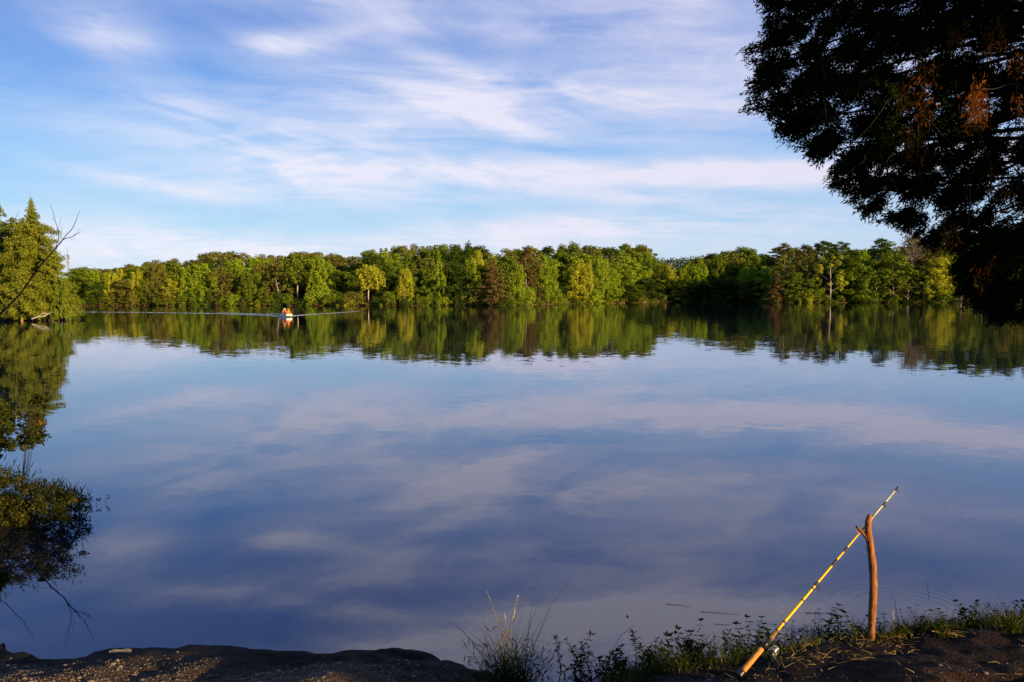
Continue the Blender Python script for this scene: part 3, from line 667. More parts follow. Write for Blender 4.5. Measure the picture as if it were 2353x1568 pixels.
# ================================================================== NEAR SIDE
# sun shafts: gaps are cut in the leaves along them, to light chosen spots
CORR = []
def shaft(p, r): CORR.append((np.asarray(p, float), r * 1.5 + .03))
def keep(P):
    """True where a leaf does not stand in a sun shaft"""
    P = np.asarray(P); ok = np.ones(len(P), bool)
    for c, r in CORR:
        v = P - c; t = v @ SUN; d2 = (v * v).sum(1) - t * t
        ok &= ~((t > .35) & (d2 < r * r))
    return ok
def ghit(px, py):
    z = .1
    for _ in range(14): p = onz(px, py, z); z = .5 * z + .5 * max(float(hgt(p[0], p[1])), 0)
    return onz(px, py, z)
ST_Y = ghit(2000, 1470)[1]
butt = ghit(1700, 1559); butt[2] += .03
fork = at(1986, 1212, ST_Y + .045)
def rodp(px):
    """point of the rod's axis seen in image column px"""
    lo, hi = -.2, 2.0
    for _ in range(50):
        m_ = (lo + hi) / 2; p = butt + (fork - butt) * m_; q = CX + F * p[0] / (p[1] * _f[1] + (p[2] - CAMZ) * _f[2])
        if q < px: lo = m_
        else: hi = m_
    return butt + (fork - butt) * lo
for px in np.linspace(1700, 2064, 20): shaft(rodp(px), .17)
for py in np.linspace(1185, 1470, 8): shaft(at(2001, py, ST_Y), .16)
for px, py, r in ((1900, 1500, .16), (1945, 1505, .2), (1990, 1500, .2), (2040, 1498, .16), (1870, 1485, .12), (1840, 1475, .1), (2100, 1462, .12), (2150, 1450, .16), (2160, 1462, .1), (2320, 1440, .22), (2050, 1458, .1), (1680, 1490, .08), (1560, 1520, .07)): shaft(ghit(px, py), r)
for px, py, r in ((1122, 1375, .10), (1135, 1410, .09), (1188, 1385, .11), (1176, 1425, .1), (1160, 1420, .06), (1120, 1444, .06), (1145, 1450, .08), (1158, 1462, .08), (1142, 1490, .07), (1165, 1455, .06), (1800, 1430, .05), (2130, 1370, .05)): shaft(at(px, py, 5.8), r)
for px, py, r in ((380, 1530, .25), (340, 1548, .2), (420, 1520, .16), (310, 1560, .16), (230, 1530, .12), (160, 1545, .14), (60, 1555, .16), (520, 1530, .10), (640, 1550, .05), (480, 1560, .14), (560, 1515, .07), (0, 1560, .12)): shaft(ghit(px, py), r)
for px, py, Yd, r in ((20, 950, 12.4, .45), (60, 975, 12.4, .25), (15, 1020, 12.2, .3), (90, 1120, 9.9, .18), (130, 1150, 9.7, .2), (60, 1140, 9.8, .25), (10, 1110, 9.8, .25), (180, 1150, 9.7, .15), (30, 1190, 9.5, .2), (110, 1190, 9.5, .15), (100, 915, 12.3, .2)): shaft(at(px, py, Yd), r)
for px, py, r in ((2250, 235, .16), (2110, 165, .07), (2080, 245, .06), (2270, 110, .08), (2340, 235, .12), (2180, 150, .05), (2150, 560, .05), (2330, 560, .06)): shaft(at(px, py, 6.4), r)

# --- unseen wood behind the photographer, with a canopy added overhead to shade the bank
sh = np.array([math.sin(SUN_AZ), -math.cos(SUN_AZ), 0]); eh = np.array([math.cos(SUN_AZ), math.sin(SUN_AZ), 0])
m_ = 620; C = np.outer(rng.uniform(12.5, 24, m_), sh) + np.outer(rng.uniform(-7, 24, m_), eh); C[:, 2] = rng.uniform(.6, 14.5, m_)
rc = rng.uniform(.8, 1.8, m_); C = C[C[:, 1] < 9]; rc = rc[:len(C)]
m2 = 330; C2 = np.stack([rng.uniform(-13, 15, m2), rng.uniform(-13, 3.6, m2), rng.uniform(7.2, 12, m2)], 1); C = np.concatenate([C, C2]); rc = np.concatenate([rc, rng.uniform(.9, 1.6, m2)])  # overhead canopy added out of view to block sky light from the bank
Q = clump_leaves(C, np.stack([rc, rc, rc], 1), 95000, .24, asp=.6, shell=.45)
Q = Q[keep(Q.mean(1))]  # leaves in the shafts are removed so the sun gets through
wood = link('shade_wood', quads_mesh('shade_wood', Q), G['mid']); tag(wood, 'unseen wood with added canopy behind the photographer, made to shade the bank', 'wood', kind='stuff')

# --- overhanging cedar on the right
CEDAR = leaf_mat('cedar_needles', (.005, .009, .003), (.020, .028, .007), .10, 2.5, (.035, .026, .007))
CEDARDEAD = leaf_mat('cedar_dead', (.05, .016, .004), (.24, .085, .018), .2, 6)
cpoly = [(1728, -40), (1758, 60), (1714, 110), (1728, 160), (1706, 222), (1742, 268), (1800, 330), (1868, 356), (1895, 392), (1908, 430), (1955, 470), (2000, 508), (2060, 515), (2110, 550), (2180, 590), (2196, 640), (2206, 700), (2290, 748), (2353, 742), (2700, 770), (3000, 500), (3100, 0), (2900, -500), (2300, -620), (1900, -400), (1780, -150)]
cp = np.array(cpoly, float)
def inpoly(x, y, A=cp):
    B = np.roll(A, -1, 0); ins = np.zeros(np.shape(x), bool)
    for (ax, ay), (bx, by_) in zip(A, B):
        if ay != by_: ins ^= ((ay > y) != (by_ > y)) & (x < (bx - ax) * (y - ay) / (by_ - ay) + ax)
    return ins
def pxd(x, y, A=cp):
    B = np.roll(A, -1, 0); d = np.full(np.shape(x), 1e9)
    for a_, b_ in zip(A, B):
        e = b_ - a_; t = np.clip(((x - a_[0]) * e[0] + (y - a_[1]) * e[1]) / (e @ e), 0, 1); d = np.minimum(d, np.hypot(x - a_[0] - t * e[0], y - a_[1] - t * e[1]))
    return d
cedar = empty('cedar_tree', (9.2, 8.2, float(hgt(9.2, 8.2))), 'dark overhanging cedar filling the top right corner', 'tree')
cloc = np.array(cedar.location)
X_ = rng.uniform(1700, 3100, 34000); Y_ = rng.uniform(-620, 760, 34000); ok = inpoly(X_, Y_); X_, Y_ = X_[ok], Y_[ok]
edge = pxd(X_, Y_)
w_ = np.where((X_ < 2420) & (Y_ > -60), np.where(Y_ > 540, 1.0, .86), .16); pick = (rng.random(len(X_)) < w_) & (edge > 12); X_, Y_, edge = X_[pick], Y_[pick], edge[pick]
# gaps where the sky shows
for gx, gy, gr in ((2240, 95, 26), (2285, 225, 34), (2330, 300, 40), (2250, 280, 18), (1905, 375, 22), (2055, 470, 22), (2320, 480, 45), (2345, 400, 30), (2000, 180, 12), (2210, 330, 16), (1980, 320, 12), (2120, 395, 14)):
    k = (np.hypot((X_ - gx), (Y_ - gy) * 1.3) > gr) | (rng.random(len(X_)) < .10); X_, Y_, edge = X_[k], Y_[k], edge[k]
kc = rng.random((900, 2)) * [1500, 1400] + [1700, -640]
nn = ((X_[:, None] - kc[:, 0]) ** 2 + (Y_[:, None] - kc[:, 1]) ** 2).argmin(1); pull = rng.random(len(X_)) * .55; X_ = X_ + (kc[nn, 0] - X_) * pull; Y_ = Y_ + (kc[nn, 1] - Y_) * pull
k = inpoly(X_, Y_); X_, Y_, edge = X_[k], Y_[k], edge[k]
nb = min(len(X_), 7500); X_, Y_, edge = X_[:nb], Y_[:nb], edge[:nb]
thick = np.clip(edge / 200, .15, 1.0); Yd = 8.1 + (rng.random(nb) - .5) * 3.0 * thick
BC = np.array([at(a, b, c) for a, b, c in zip(X_, Y_, Yd)])
bd = unit(np.stack([np.full(nb, -.75), rng.normal(-.1, .55, nb), np.full(nb, -.45)], 1) + rdirs(nb) * .55)     # sprays hang outwards
def sprays(BC, bd, per, L0, W0, spread=.11):
    n = len(BC); i = np.repeat(np.arange(n), per); s = rng.random(len(i))
    P = BC[i] + bd[i] * (s * spread * 2 - spread)[:, None] + rdirs(len(i)) * (rng.random(len(i)) ** .6 * spread * .45)[:, None]
    D = unit(bd[i] + rdirs(len(i)) * .85)
    return blades(P, D, L0 * rng.uniform(.5, 1.3, len(i)), W0)
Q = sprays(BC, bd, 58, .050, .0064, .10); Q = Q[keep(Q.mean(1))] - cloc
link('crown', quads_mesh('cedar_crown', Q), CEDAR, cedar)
dd = []
for px, py, r, n in ((2250, 250, 24, 26), (2245, 215, 16, 14), (2110, 165, 26, 9), (2075, 240, 20, 5), (2130, 240, 34, 10), (2290, 100, 26, 14), (2200, 75, 20, 8), (2100, 330, 20, 7), (2190, 540, 30, 8), (2300, 450, 34, 9), (2345, 238, 14, 8), (2270, 640, 30, 4), (2340, 150, 20, 8)):
    for _ in range(n): dd.append(at(px + random.gauss(0, r * .55), py + random.gauss(0, r * .7), random.uniform(6.25, 6.6)))
dd = np.array(dd); Q = sprays(dd, unit(np.array([0, 0, -1.0]) + rdirs(len(dd)) * .35), 46, .045, .0042, .10) - cloc
tag(link('dead_foliage', quads_mesh('cedar_dead', Q[rng.random(len(Q)) < .36]), CEDARDEAD, cedar), 'rusty dead sprays hanging in the cedar')
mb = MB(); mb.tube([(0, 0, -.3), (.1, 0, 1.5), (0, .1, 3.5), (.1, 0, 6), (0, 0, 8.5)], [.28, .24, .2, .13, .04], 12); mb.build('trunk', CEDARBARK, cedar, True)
mb = MB()
for k in range(90):
    j = random.randrange(nb); e = BC[j] - cloc; z0_ = min(max(e[2] + random.uniform(-.8, 1.0), .8), 7.5); q = []
    for s_ in np.linspace(0, 1, 7): q.append(np.array([0, 0, z0_]) * (1 - s_) + e * s_ + np.array([0, 0, .35 * math.sin(s_ * 3.1)]) + rng.normal(0, .03, 3))
    mb.tube(q, np.linspace(.055, .006, 7), 5)
for k in range(170):        # drooping bare twigs
    a, b = random.uniform(1850, 2360), random.uniform(20, 640)
    if not inpoly(np.array(a), np.array(b)) or pxd(np.array(float(a)), np.array(float(b))) < 95: continue
    p = at(a, b, random.uniform(6.3, 8.5)) - cloc; q = [p]; v = np.array([random.uniform(-.5, .2), random.uniform(-.2, .2), -.2])
    for _ in range(6): v = v + rng.normal(0, .16, 3) + np.array([0, 0, -.12]); q.append(q[-1] + v * .09)
    mb.tube(q, np.linspace(.005, .0015, 7), 4)
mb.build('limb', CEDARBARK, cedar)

# --- dead branches reaching in from the left
root = empty('bare_tree', (-14.2, 18.4, .3), 'leafless dead branches reaching in from the left edge', 'tree'); rl = np.array(root.location)
BP = []
def path(mb, pts, Yd, r0, r1, org, sides=6, dy=0):
    q = [at(a, b, Yd + dy * i) - org for i, (a, b) in enumerate(pts)]; q2 = []
    for i in range(len(q) - 1):
        for t in (0, .5): q2.append(q[i] * (1 - t) + q[i + 1] * t + (rng.normal(0, .012, 3) if t else 0))
    q2.append(q[-1])
    if pts[0][0] >= 0 and BP: A_ = np.array(BP); q2[0] = A_[((A_ - q2[0]) ** 2).sum(1).argmin()]
    for u_, v_ in zip(q2[:-1], q2[1:]): BP.extend([u_ * (1 - t) + v_ * t for t in (0, .2, .4, .6, .8)])
    mb.tube(q2, np.linspace(r0, r1, len(q2)) * .45, sides)
mb = MB(); e0 = at(-60, 790, 18) - rl
mb.tube([(0, 0, -.4), (.3, -.1, .8), tuple(e0)], [.14, .11, .065], 8).build('trunk', CEDARBARK, root, True)
mb = MB()
for pts, a, b in (([(-60, 790), (0, 722), (47, 675), (94, 609), (143, 553)], .055, .026), ([(143, 553), (164, 529), (176, 505), (185, 484)], .022, .006), ([(143, 553), (164, 545), (178, 538), (187, 532)], .022, .006), ([(164, 545), (176, 535), (183, 527)], .010, .005),
    ([(128, 571), (135, 550), (131, 520), (124, 492), (115, 470)], .02, .005), ([(133, 535), (137, 515), (139, 499)], .008, .004), ([(143, 553), (141, 535), (144, 516)], .008, .004), ([(126, 508), (121, 498), (119, 488)], .007, .003), ([(160, 548), (169, 550), (174, 549)], .006, .003), ([(135, 560), (140, 545)], .008, .004),
    ([(-40, 690), (0, 677), (47, 663), (78, 650), (100, 640)], .032, .007), ([(-50, 600), (0, 549), (23, 525), (34, 505), (43, 485)], .022, .005), ([(-10, 706), (60, 692), (90, 690)], .016, .005), ([(-30, 740), (10, 712), (45, 700)], .02, .006), ([(-20, 640), (10, 618), (38, 612)], .014, .004), ([(94, 609), (110, 602), (122, 604)], .01, .004),
    ([(47, 675), (52, 650), (50, 632)], .012, .004), ([(-20, 800), (15, 790), (40, 770)], .015, .004), ([(-30, 760), (5, 735), (25, 700), (30, 680)], .016, .004), ([(-40, 850), (0, 832), (24, 815)], .012, .004), ([(-40, 870), (0, 860), (18, 842)], .01, .004)):
    if pts[0][0] < 0 and mb.n: mb.build('branch', CEDARBARK, root); mb = MB(); BP.clear()
    path(mb, pts, 18, a, b, rl)
mb.build('branch', CEDARBARK, root)

# --- shrubs on the left bank
LSH = leaf_mat('shrub_leaf', (.010, .018, .005), (.060, .066, .011), .25, 2.5, (.13, .08, .02)); STEM = rough_mat('stem', (.025, .016, .010), (.06, .038, .02), 12, .8); GSTEM = rough_mat('green_stem', (.05, .06, .02), (.10, .11, .035), 12, .8)
def shrub(name, label, polyp, y0, y1, ncl, nleaf, rcl, lsz, base, nst, blade=0):
    A = np.array(polyp, float); xs_ = rng.uniform(A[:, 0].min(), A[:, 0].max(), ncl * 6); ys_ = rng.uniform(A[:, 1].min(), A[:, 1].max(), ncl * 6)
    k = inpoly(xs_, ys_, A); xs_, ys_ = xs_[k][:ncl], ys_[k][:ncl]
    C = np.array([at(a, b, random.uniform(y0, y1)) for a, b in zip(xs_, ys_)]); C[:, 2] = np.maximum(C[:, 2], .05)
    root = empty(name, base, label, 'shrub'); b0 = np.array(base); rc = rng.uniform(.5, 1.2, len(C)) * rcl
    Q = clump_leaves(C, np.stack([rc, rc, rc * .8], 1), nleaf, lsz, up=.7, asp=.42, shell=.5); Q = Q[Q[:, :, 2].min(1) > .01]
    if blade: Q = np.concatenate([Q, blades(C[rng.integers(0, len(C), blade)] + rdirs(blade) * rcl, np.array([.1, 0, 1.0]) + rdirs(blade) * .5, rng.uniform(.08, .2, blade), .006)])
    link('foliage', quads_mesh(name + '_foliage', Q - b0), LSH, root); mb = MB()
    for _ in range(nst):
        e = C[random.randrange(len(C))] - b0; g = e * .25; g = np.array([e[0] * .35, e[1] * .35, -.05]); q = [g * (1 - t) + e * t + np.array([0, 0, .16 * math.sin(3.1 * t)]) + rng.normal(0, .012, 3) for t in np.linspace(0, 1, 6)]
        mb.tube(q, np.linspace(.005, .0015, 6), 4)
    mb.build('stem', STEM, root); return root
shrub('shrub', 'upper leafy shrub arching over the water at the left edge', [(-160, 900), (-20, 925), (20, 935), (55, 950), (88, 955), (90, 985), (104, 1002), (70, 1016), (30, 1030), (-30, 1046), (-160, 1060)], 11.6, 13.4, 170, 11000, .15, .040, (-9.2, 12.8, .1), 26)
shrub('shrub', 'low dense mat of shrub spreading onto the water at left', [(-200, 1075), (-20, 1075), (50, 1088), (90, 1112), (130, 1118), (190, 1136), (200, 1165), (170, 1188), (120, 1205), (60, 1222), (-20, 1238), (-200, 1250)], 9.9, 11.1, 300, 30000, .12, .021, (-7.6, 11.0, .05), 60, 1800)
shrub('shrub', 'small sprig arching out above the upper left shrub', [(75, 915), (95, 905), (118, 905), (112, 918), (98, 925), (112, 940), (95, 942), (80, 930)], 12.2, 12.6, 14, 200, .07, .05, (-7.9, 12.5, .2), 8)
shrub('shrub', 'dark leafy twigs hanging over the water at lower left edge', [(-120, 1290), (0, 1310), (14, 1330), (0, 1345), (-120, 1370)], 6.9, 7.3, 22, 500, .08, .035, (-5.1, 7.0, .1), 12)
for px, py, lab in ((222, 1158, 'bent water weed sprig standing alone right of the mat'), (243, 1154, 'upright water weed sprig farthest right of the mat'), (204, 1157, 'tiny water weed tip beside the mat')):
    b0 = onz(px + 3, py + 3, 0); root = empty('water_weed', b0, lab, 'water plant', 'water weed sprigs off the mat'); mb = MB(); mb.tube([(0, 0, -.02), (-.03, 0, .04), (.02, .01, .085)], [.004, .003, .002], 5).build('stem', STEM, root)
    n = 9; P = np.tile(np.array([.02, .01, .08]), (n, 1)) + rng.normal(0, .008, (n, 3)); link('leaf', quads_mesh('sprig', blades(P, rdirs(n) + np.array([0, 0, .5]), .045, .009)), LSH, root)

# --- grass, weeds, straw on the right bank
GRASS = leaf_mat('grass', (.014, .026, .006), (.075, .092, .016), .35, 3, (.20, .16, .05)); WEED = leaf_mat('weed_leaf', (.008, .014, .004), (.030, .042, .010), .2, 5)
STRAW = leaf_mat('straw', (.20, .13, .05), (.42, .30, .12), .2, 3); TUFTG = leaf_mat('tuft_blade', (.018, .032, .008), (.055, .075, .018), .25, 5); SEED = leaf_mat('seed_head', (.42, .33, .14), (.62, .52, .28), .3, 5)
def bent(P, D, L, W, droop=.5):
    """grass blades of three bent segments"""
    n = len(P); D = unit(D); s = unit(np.cross(D, rdirs(n))); L = np.broadcast_to(L, (n,)); W = np.broadcast_to(W, (n,)); h = unit(D * np.array([1, 1, 0]) + rdirs(n) * .1) * np.array([1, 1, 0])
    pt = [P]; d = D.copy()
    for k in range(3): pt.append(pt[-1] + d * (L / 3)[:, None]); d = unit(d + h * droop * rng.uniform(.3, 1.3, (n, 1)) + np.array([0, 0, -.25 * droop]))
    out = []
    for k, (wa, wb) in enumerate(((1, .85), (.85, .55), (.55, .04))): out.append(np.stack([pt[k] - s * (W * wa)[:, None], pt[k] + s * (W * wa)[:, None], pt[k + 1] + s * (W * wb)[:, None], pt[k + 1] - s * (W * wb)[:, None]], 1))
    return np.concatenate(out)
def on_bank(px0, px1, n, s0, s1):
    """points on the right bank between image columns, s metres in from the water"""
    X_ = rng.uniform(-.2, 7.5, n * 14); Y_ = rng.uniform(4.3, 8.5, n * 14); q = CX + F * X_ / Y_; s = sdist(X_, Y_) + 0
    k = (q > px0) & (q < px1) & (s > s0) & (s < s1); X_, Y_ = X_[k][:n], Y_[k][:n]
    return np.stack([X_, Y_, np.maximum(hgt(X_, Y_), 0) - .01], 1)
up = np.array([0, 0, 1.0])
P = np.concatenate([on_bank(1380, 2700, 5200, -.02, .32), on_bank(1640, 2100, 1500, .2, .42), on_bank(2080, 2240, 500, .1, .45), on_bank(2280, 2700, 1500, .1, .5)])
nz_ = lump(P[:, 0] * 3, P[:, 1] * 3); P = P[nz_ > -.05 + rng.normal(0, .04, len(P))]
pq = CX + F * P[:, 0] / P[:, 1]; Q = bent(P, up + rdirs(len(P)) * .45, (rng.gamma(5, .018, len(P)) + .02) * np.interp(pq, [1400, 1700, 1800, 2200, 2353], [1.5, 1.4, 1.0, 1.0, 1.4]), rng.uniform(.0015, .0035, len(P)))
for px, py, n, h in ((2325, 1452, 90, .26), (2170, 1462, 60, .16), (1975, 1462, 60, .16), (2070, 1462, 40, .18), (1872, 1468, 26, .18), (1600, 1500, 24, .18), (1440, 1555, 30, .16)):
    c = ghit(px, py); p = c + rng.normal(0, .045, (n, 3)) * np.array([1, .7, 0]); Q = np.concatenate([Q, bent(p, up + rdirs(n) * .5, rng.uniform(.5, 1.2, n) * h, .0035)])
tag(link('grass', quads_mesh('grass', Q), GRASS), 'short green grass along the edge of the right bank', 'grass', kind='stuff')
P = np.concatenate([on_bank(1780, 2120, 1100, .15, .7), on_bank(1500, 2500, 130, .2, 1.4)]); P[:, 2] += .02 + rng.random(len(P)) * .02
D = rdirs(len(P)) * np.array([1, 1, .45]); D[:, 2] = np.abs(D[:, 2]); Q = bent(P, D, rng.uniform(.025, .11, len(P)), .0017, .3)
c = ghit(2150, 1462) + np.array([0, 0, .04]); Q = np.concatenate([Q, bent(np.tile(c, (14, 1)) + rng.normal(0, .03, (14, 3)) * [1, 1, .3], np.array([1, -.1, -.08]) + rdirs(14) * .2, rng.uniform(.15, .34, 14), .003, .1)])
tag(link('straw', quads_mesh('straw', Q), STRAW), 'dry straw litter around the foot of the forked stick', 'straw', kind='stuff')
# broad-leaved weeds
WV = []
for v in range(7):
    mb = MB(); B = []
    for sidx in range(4 + v % 3):
        h = 1.0 if sidx == 0 else random.uniform(.45, .85); ox, oy = (0, 0) if sidx == 0 else (random.uniform(-.32, .32), random.uniform(-.25, .25)); lx, ly = random.uniform(-.25, .25), random.uniform(-.2, .2); n = 10 if sidx == 0 else 7
        st = [np.array([ox + lx * t * t + .06 * math.sin(t * 3 + v), oy + ly * t * t, t * h]) for t in np.linspace(0, 1, n)]; mb.tube([tuple(p) for p in st], np.linspace(.013, .006, n), 5)
        for i in range(1, n):
            for k in range(2 if i < n - 1 else 6):
                a = i * 1.9 + k * (3.14 if i < n - 1 else 1.05) + v + random.uniform(-.5, .5); d = np.array([math.cos(a), math.sin(a), random.uniform(.1, .8) if i < n - 1 else .9]); L = (.25 - .010 * i) * (1.0 if v % 2 else .8) * random.uniform(.6, 1.2)
                p = st[i]; sd_ = np.array([-math.sin(a), math.cos(a), 0]); d = d / np.linalg.norm(d); Wd = L * (.13 if v < 3 else .22); m1 = p + d * L * .4; e = m1 + unit(d - up * .55) * L * .6
                B.append([p, m1 + sd_ * Wd, e, m1 - sd_ * Wd])
    WV.append((mb, quads_mesh('weed_leaves', np.array(B))))
WT = []
for mb, q in WV: WT.append((tm(mb), q))
WL = [(1322, 1545, 95, 'weed in the water farthest left of the right bank'), (1340, 1552, 88, 'weed bending left in the shallows'), (1358, 1540, 70, 'short weed in the shallows left of the bank'), (1385, 1556, 70, 'weed at the left tip of right bank'), (1408, 1548, 66, None), (1432, 1550, 62, None), (1455, 1546, 80, None), (1478, 1540, 92, None), (1500, 1532, 70, None), (1520, 1528, 66, None), (1545, 1524, 78, None), (1568, 1520, 80, None),
      (1590, 1516, 66, None), (1612, 1512, 88, None), (1640, 1506, 60, None), (1662, 1500, 66, None), (1690, 1500, 55, None), (1712, 1498, 78, None), (1735, 1494, 80, None), (1752, 1488, 60, None), (1790, 1482, 50, None), (1812, 1478, 56, None), (1835, 1474, 48, None), (1880, 1452, 55, 'weed left of the dark curled leaf'), (1900, 1455, 76, 'tall spindly weed rising from the water behind the bank'), (1925, 1458, 34, None),
      (2030, 1458, 44, None), (2060, 1455, 30, None), (2105, 1450, 54, 'weed with a star of pointed leaves right of the stick'), (2128, 1446, 30, None), (2165, 1444, 44, None), (2190, 1440, 40, None), (2205, 1442, 52, None), (2228, 1438, 44, None), (2250, 1436, 62, None), (2270, 1432, 50, None), (2292, 1432, 40, None), (2318, 1428, 46, None), (2335, 1426, 58, None), (2350, 1424, 54, None), (2375, 1420, 60, None), (2400, 1418, 56, None)]
for _k in range(22):
    _p = random.uniform(1400, 2390); WL.append((_p, float(np.interp(_p, [1400, 1600, 1800, 2000, 2353], [1556, 1512, 1482, 1462, 1430])) + random.uniform(-3, 14), random.uniform(28, 62), None))
def near_word(px):
    for a, w in ((1440, 'at the left tip of right bank'), (1560, 'on the bank left of the rod'), (1700, 'on the bank just left of the rod'), (1860, 'behind the fishing rod'), (1990, 'left of the forked stick'), (2150, 'right of the forked stick'), (2290, 'between the seed stalk and right grass clump'), (2360, 'at the right edge of the picture'), (9999, 'beyond the right edge of the picture')):
        if px < a: return w
wl = defaultdict(list)
for k, (px, py, hp, lab) in enumerate(WL):
    b0 = ghit(px, py); b0[2] = max(float(hgt(b0[0], b0[1])), -.03) - .01; h = hp / F * b0[1] * 1.08
    root = empty('weed', b0, None, 'weed', 'leafy weeds along the right bank'); root.rotation_euler = (random.uniform(-.25, .25), random.uniform(-.25, .25) if k != 1 else -.5, random.uniform(0, 6.28)); root.scale = (h * 1.1, h * 1.1, h)
    st, q = WT[k % 7]
    for nm, me, mt in (('stem', st, GSTEM), ('foliage', q, WEED)):
        o = bpy.data.objects.new(nm, me); COL.objects.link(o); o.parent = root
        if not me.materials: me.materials.append(mt)
    wl[lab or f'dark leafy weed {near_word(px)}'].append((px, root))
ONAME = ['leftmost', 'second from left', 'third from left', 'fourth from left', 'fifth from left', 'sixth from left', 'seventh from left', 'eighth from left', 'ninth from left', 'tenth from left', 'eleventh from left', 'twelfth from left', '13th from left', '14th from left', '15th from left', '16th from left', '17th from left', '18th from left', '19th from left', '20th from left']
for lab, L in wl.items():
    L.sort(key=lambda t: t[0])
    for i, (_, r_) in enumerate(L): r_['label'] = lab if len(L) == 1 else f'{ONAME[i]}: {lab}'
# seed stalks
def stalk(label, pts, Yd, r=.0016, heads=14, grp='pale seed stalks'):
    q = [at(a, b, Yd) for a, b in pts]; b0 = q[0]; root = empty('grass_stalk', b0, label, 'grass stalk', grp); q = [p - b0 for p in q]
    MB().tube(q, np.linspace(r, r * .5, len(q)), 5).build('stem', STRAW, root)
    T = np.linspace(.55, 1, heads) * (len(q) - 1); P = np.array([[np.interp(t, range(len(q)), [p[k] for p in q]) for k in range(3)] for t in T]); dr = unit(q[-1] - q[-2])
    link('seed_head', quads_mesh('seed_head', blades(P, dr + rdirs(heads) * .45, rng.uniform(.014, .024, heads), .0034)), SEED, root)
gp = ghit(2137, 1440); stalk('tall thin pale seed stalk standing right of the forked stick', [(2137, 1436), (2137, 1400), (2134, 1365), (2129, 1334)], gp[1], .0014, 16)
gp = ghit(1797, 1465); stalk('faint thin seed stalk just left of the rod', [(1799, 1470), (1796, 1430), (1796, 1392)], gp[1], .0012, 10)
gp = ghit(2052, 1462); stalk('short pale seed stalk right beside the forked stick', [(2050, 1462), (2053, 1430), (2053, 1404)], gp[1], .0014, 8)
stalk('reddish bent stalk leaning over the water at left of bank', [(1390, 1545), (1402, 1505), (1425, 1462), (1452, 1440)], ghit(1400, 1552)[1], .0022, 9)

# --- grass tuft in the middle of the lower edge
tb = onz(1170, 1600, .05); tuft = empty('grass_tuft', tb, 'tall dark grass tuft with golden seed heads at bottom centre', 'grass tuft')
n = 420; P = rng.normal(0, .075, (n, 3)) * [1.2, .7, 0]; Q = bent(P, up + rdirs(n) * .30, rng.gamma(7, .055, n) * .95 + .05, rng.uniform(.0016, .0034, n), .45)
n = 22; P = rng.normal(0, .05, (n, 3)) * [1, .7, 0]; Q = np.concatenate([Q, bent(P, up + rdirs(n) * .8, rng.uniform(.3, .62, n), .002, .8)])
n = 500; P = rng.normal(0, .12, (n, 3)) * [1.3, .7, .9] + [0.02, 0, .16]; P[:, 2] = np.abs(P[:, 2]); Q = np.concatenate([Q, blades(P, up * .6 + rdirs(n), rng.uniform(.05, .12, n), .004)])
link('blade', quads_mesh('tuft_blades', Q), TUFTG, tuft)
Yt = tb[1]; mb = MB(); HD = []
for pts in ([(1168, 1580), (1160, 1500), (1145, 1430), (1120, 1364)], [(1170, 1580), (1172, 1500), (1176, 1430), (1190, 1373)], [(1166, 1580), (1160, 1500), (1158, 1450), (1161, 1412)], [(1160, 1560), (1150, 1500), (1125, 1455), (1112, 1434)]):
    q = [at(a, b, Yt) - tb for a, b in pts]; mb.tube(q, [.0028, .0025, .002, .001], 5)
    for t in np.linspace(1.9, 3, 16 if pts[-1][1] < 1430 else 4): HD.append(([np.interp(t, range(4), [p[k] for p in q]) for k in range(3)], unit(q[3] - q[2])))
mb.build('stem', STRAW, tuft)
Pn = np.array([h[0] for h in HD]); Dn = np.array([h[1] for h in HD]); link('seed_head', quads_mesh('tuft_seeds', blades(Pn, Dn + rdirs(len(Pn)) * .35, rng.uniform(.02, .034, len(Pn)), .0042)), SEED, tuft)
mb = MB()
for pts, w in (([(1112, 1438), (1120, 1444), (1130, 1453)], .010), ([(1131, 1449), (1137, 1441), (1143, 1441), (1150, 1449), (1157, 1463)], .008), ([(1174, 1449), (1165, 1453), (1157, 1462), (1145, 1478), (1134, 1503)], .010), ([(1150, 1452), (1160, 1467), (1166, 1472)], .009)):
    q = [at(a, b, Yt - .02) - tb for a, b in pts]; V = []
    for i, p in enumerate(q): ww = w * (.5 if i in (0, len(q) - 1) else 1) * .6; V += [p + [-ww * .5, 0, ww], p + [ww * .3, -.004, 0], p + [ww * .5, 0, -ww]]
    mb.add(V, [(3 * i + k, 3 * i + k + 1, 3 * i + k + 4, 3 * i + k + 3) for i in range(len(q) - 1) for k in (0, 1)])
mb.build('dry_leaf', STRAW, tuft)

# --- forked stick
def stick_mat():
    m, nt, out = newmat('stick_bark'); tc = nt('ShaderNodeTexCoord'); mp = nt('ShaderNodeMapping', ins={'Vector': tc.outputs['Object'], 'Scale': (1, 1, .22)})
    n1 = nt('ShaderNodeTexNoise', ins={'Vector': mp.outputs[0], 'Scale': 60.0, 'Detail': 6.0, 'Roughness': .7}); n2 = nt('ShaderNodeTexNoise', ins={'Vector': tc.outputs['Object'], 'Scale': 7.0, 'Detail': 4.0})
    c = nt.mix(nt.math('MULTIPLY_ADD', n1.outputs[0], 2.6, -.8, clamp=True), (.05, .014, .003), (.42, .14, .025)); c = nt.mix(nt.math('MULTIPLY_ADD', n2.outputs[0], 4, -2.2, clamp=True), c, (.42, .16, .035))
    bp = nt('ShaderNodeBump', ins={'Height': n1.outputs[0], 'Strength': 1.0, 'Distance': .012}); b = nt('ShaderNodeBsdfPrincipled', ins={'Base Color': c, 'Roughness': .75, 'Normal': bp.outputs[0]}); nt.l.new(b.outputs[0], out.inputs[0]); return m
STK = stick_mat(); sb = at(2000.5, 1471, ST_Y); mb = MB()
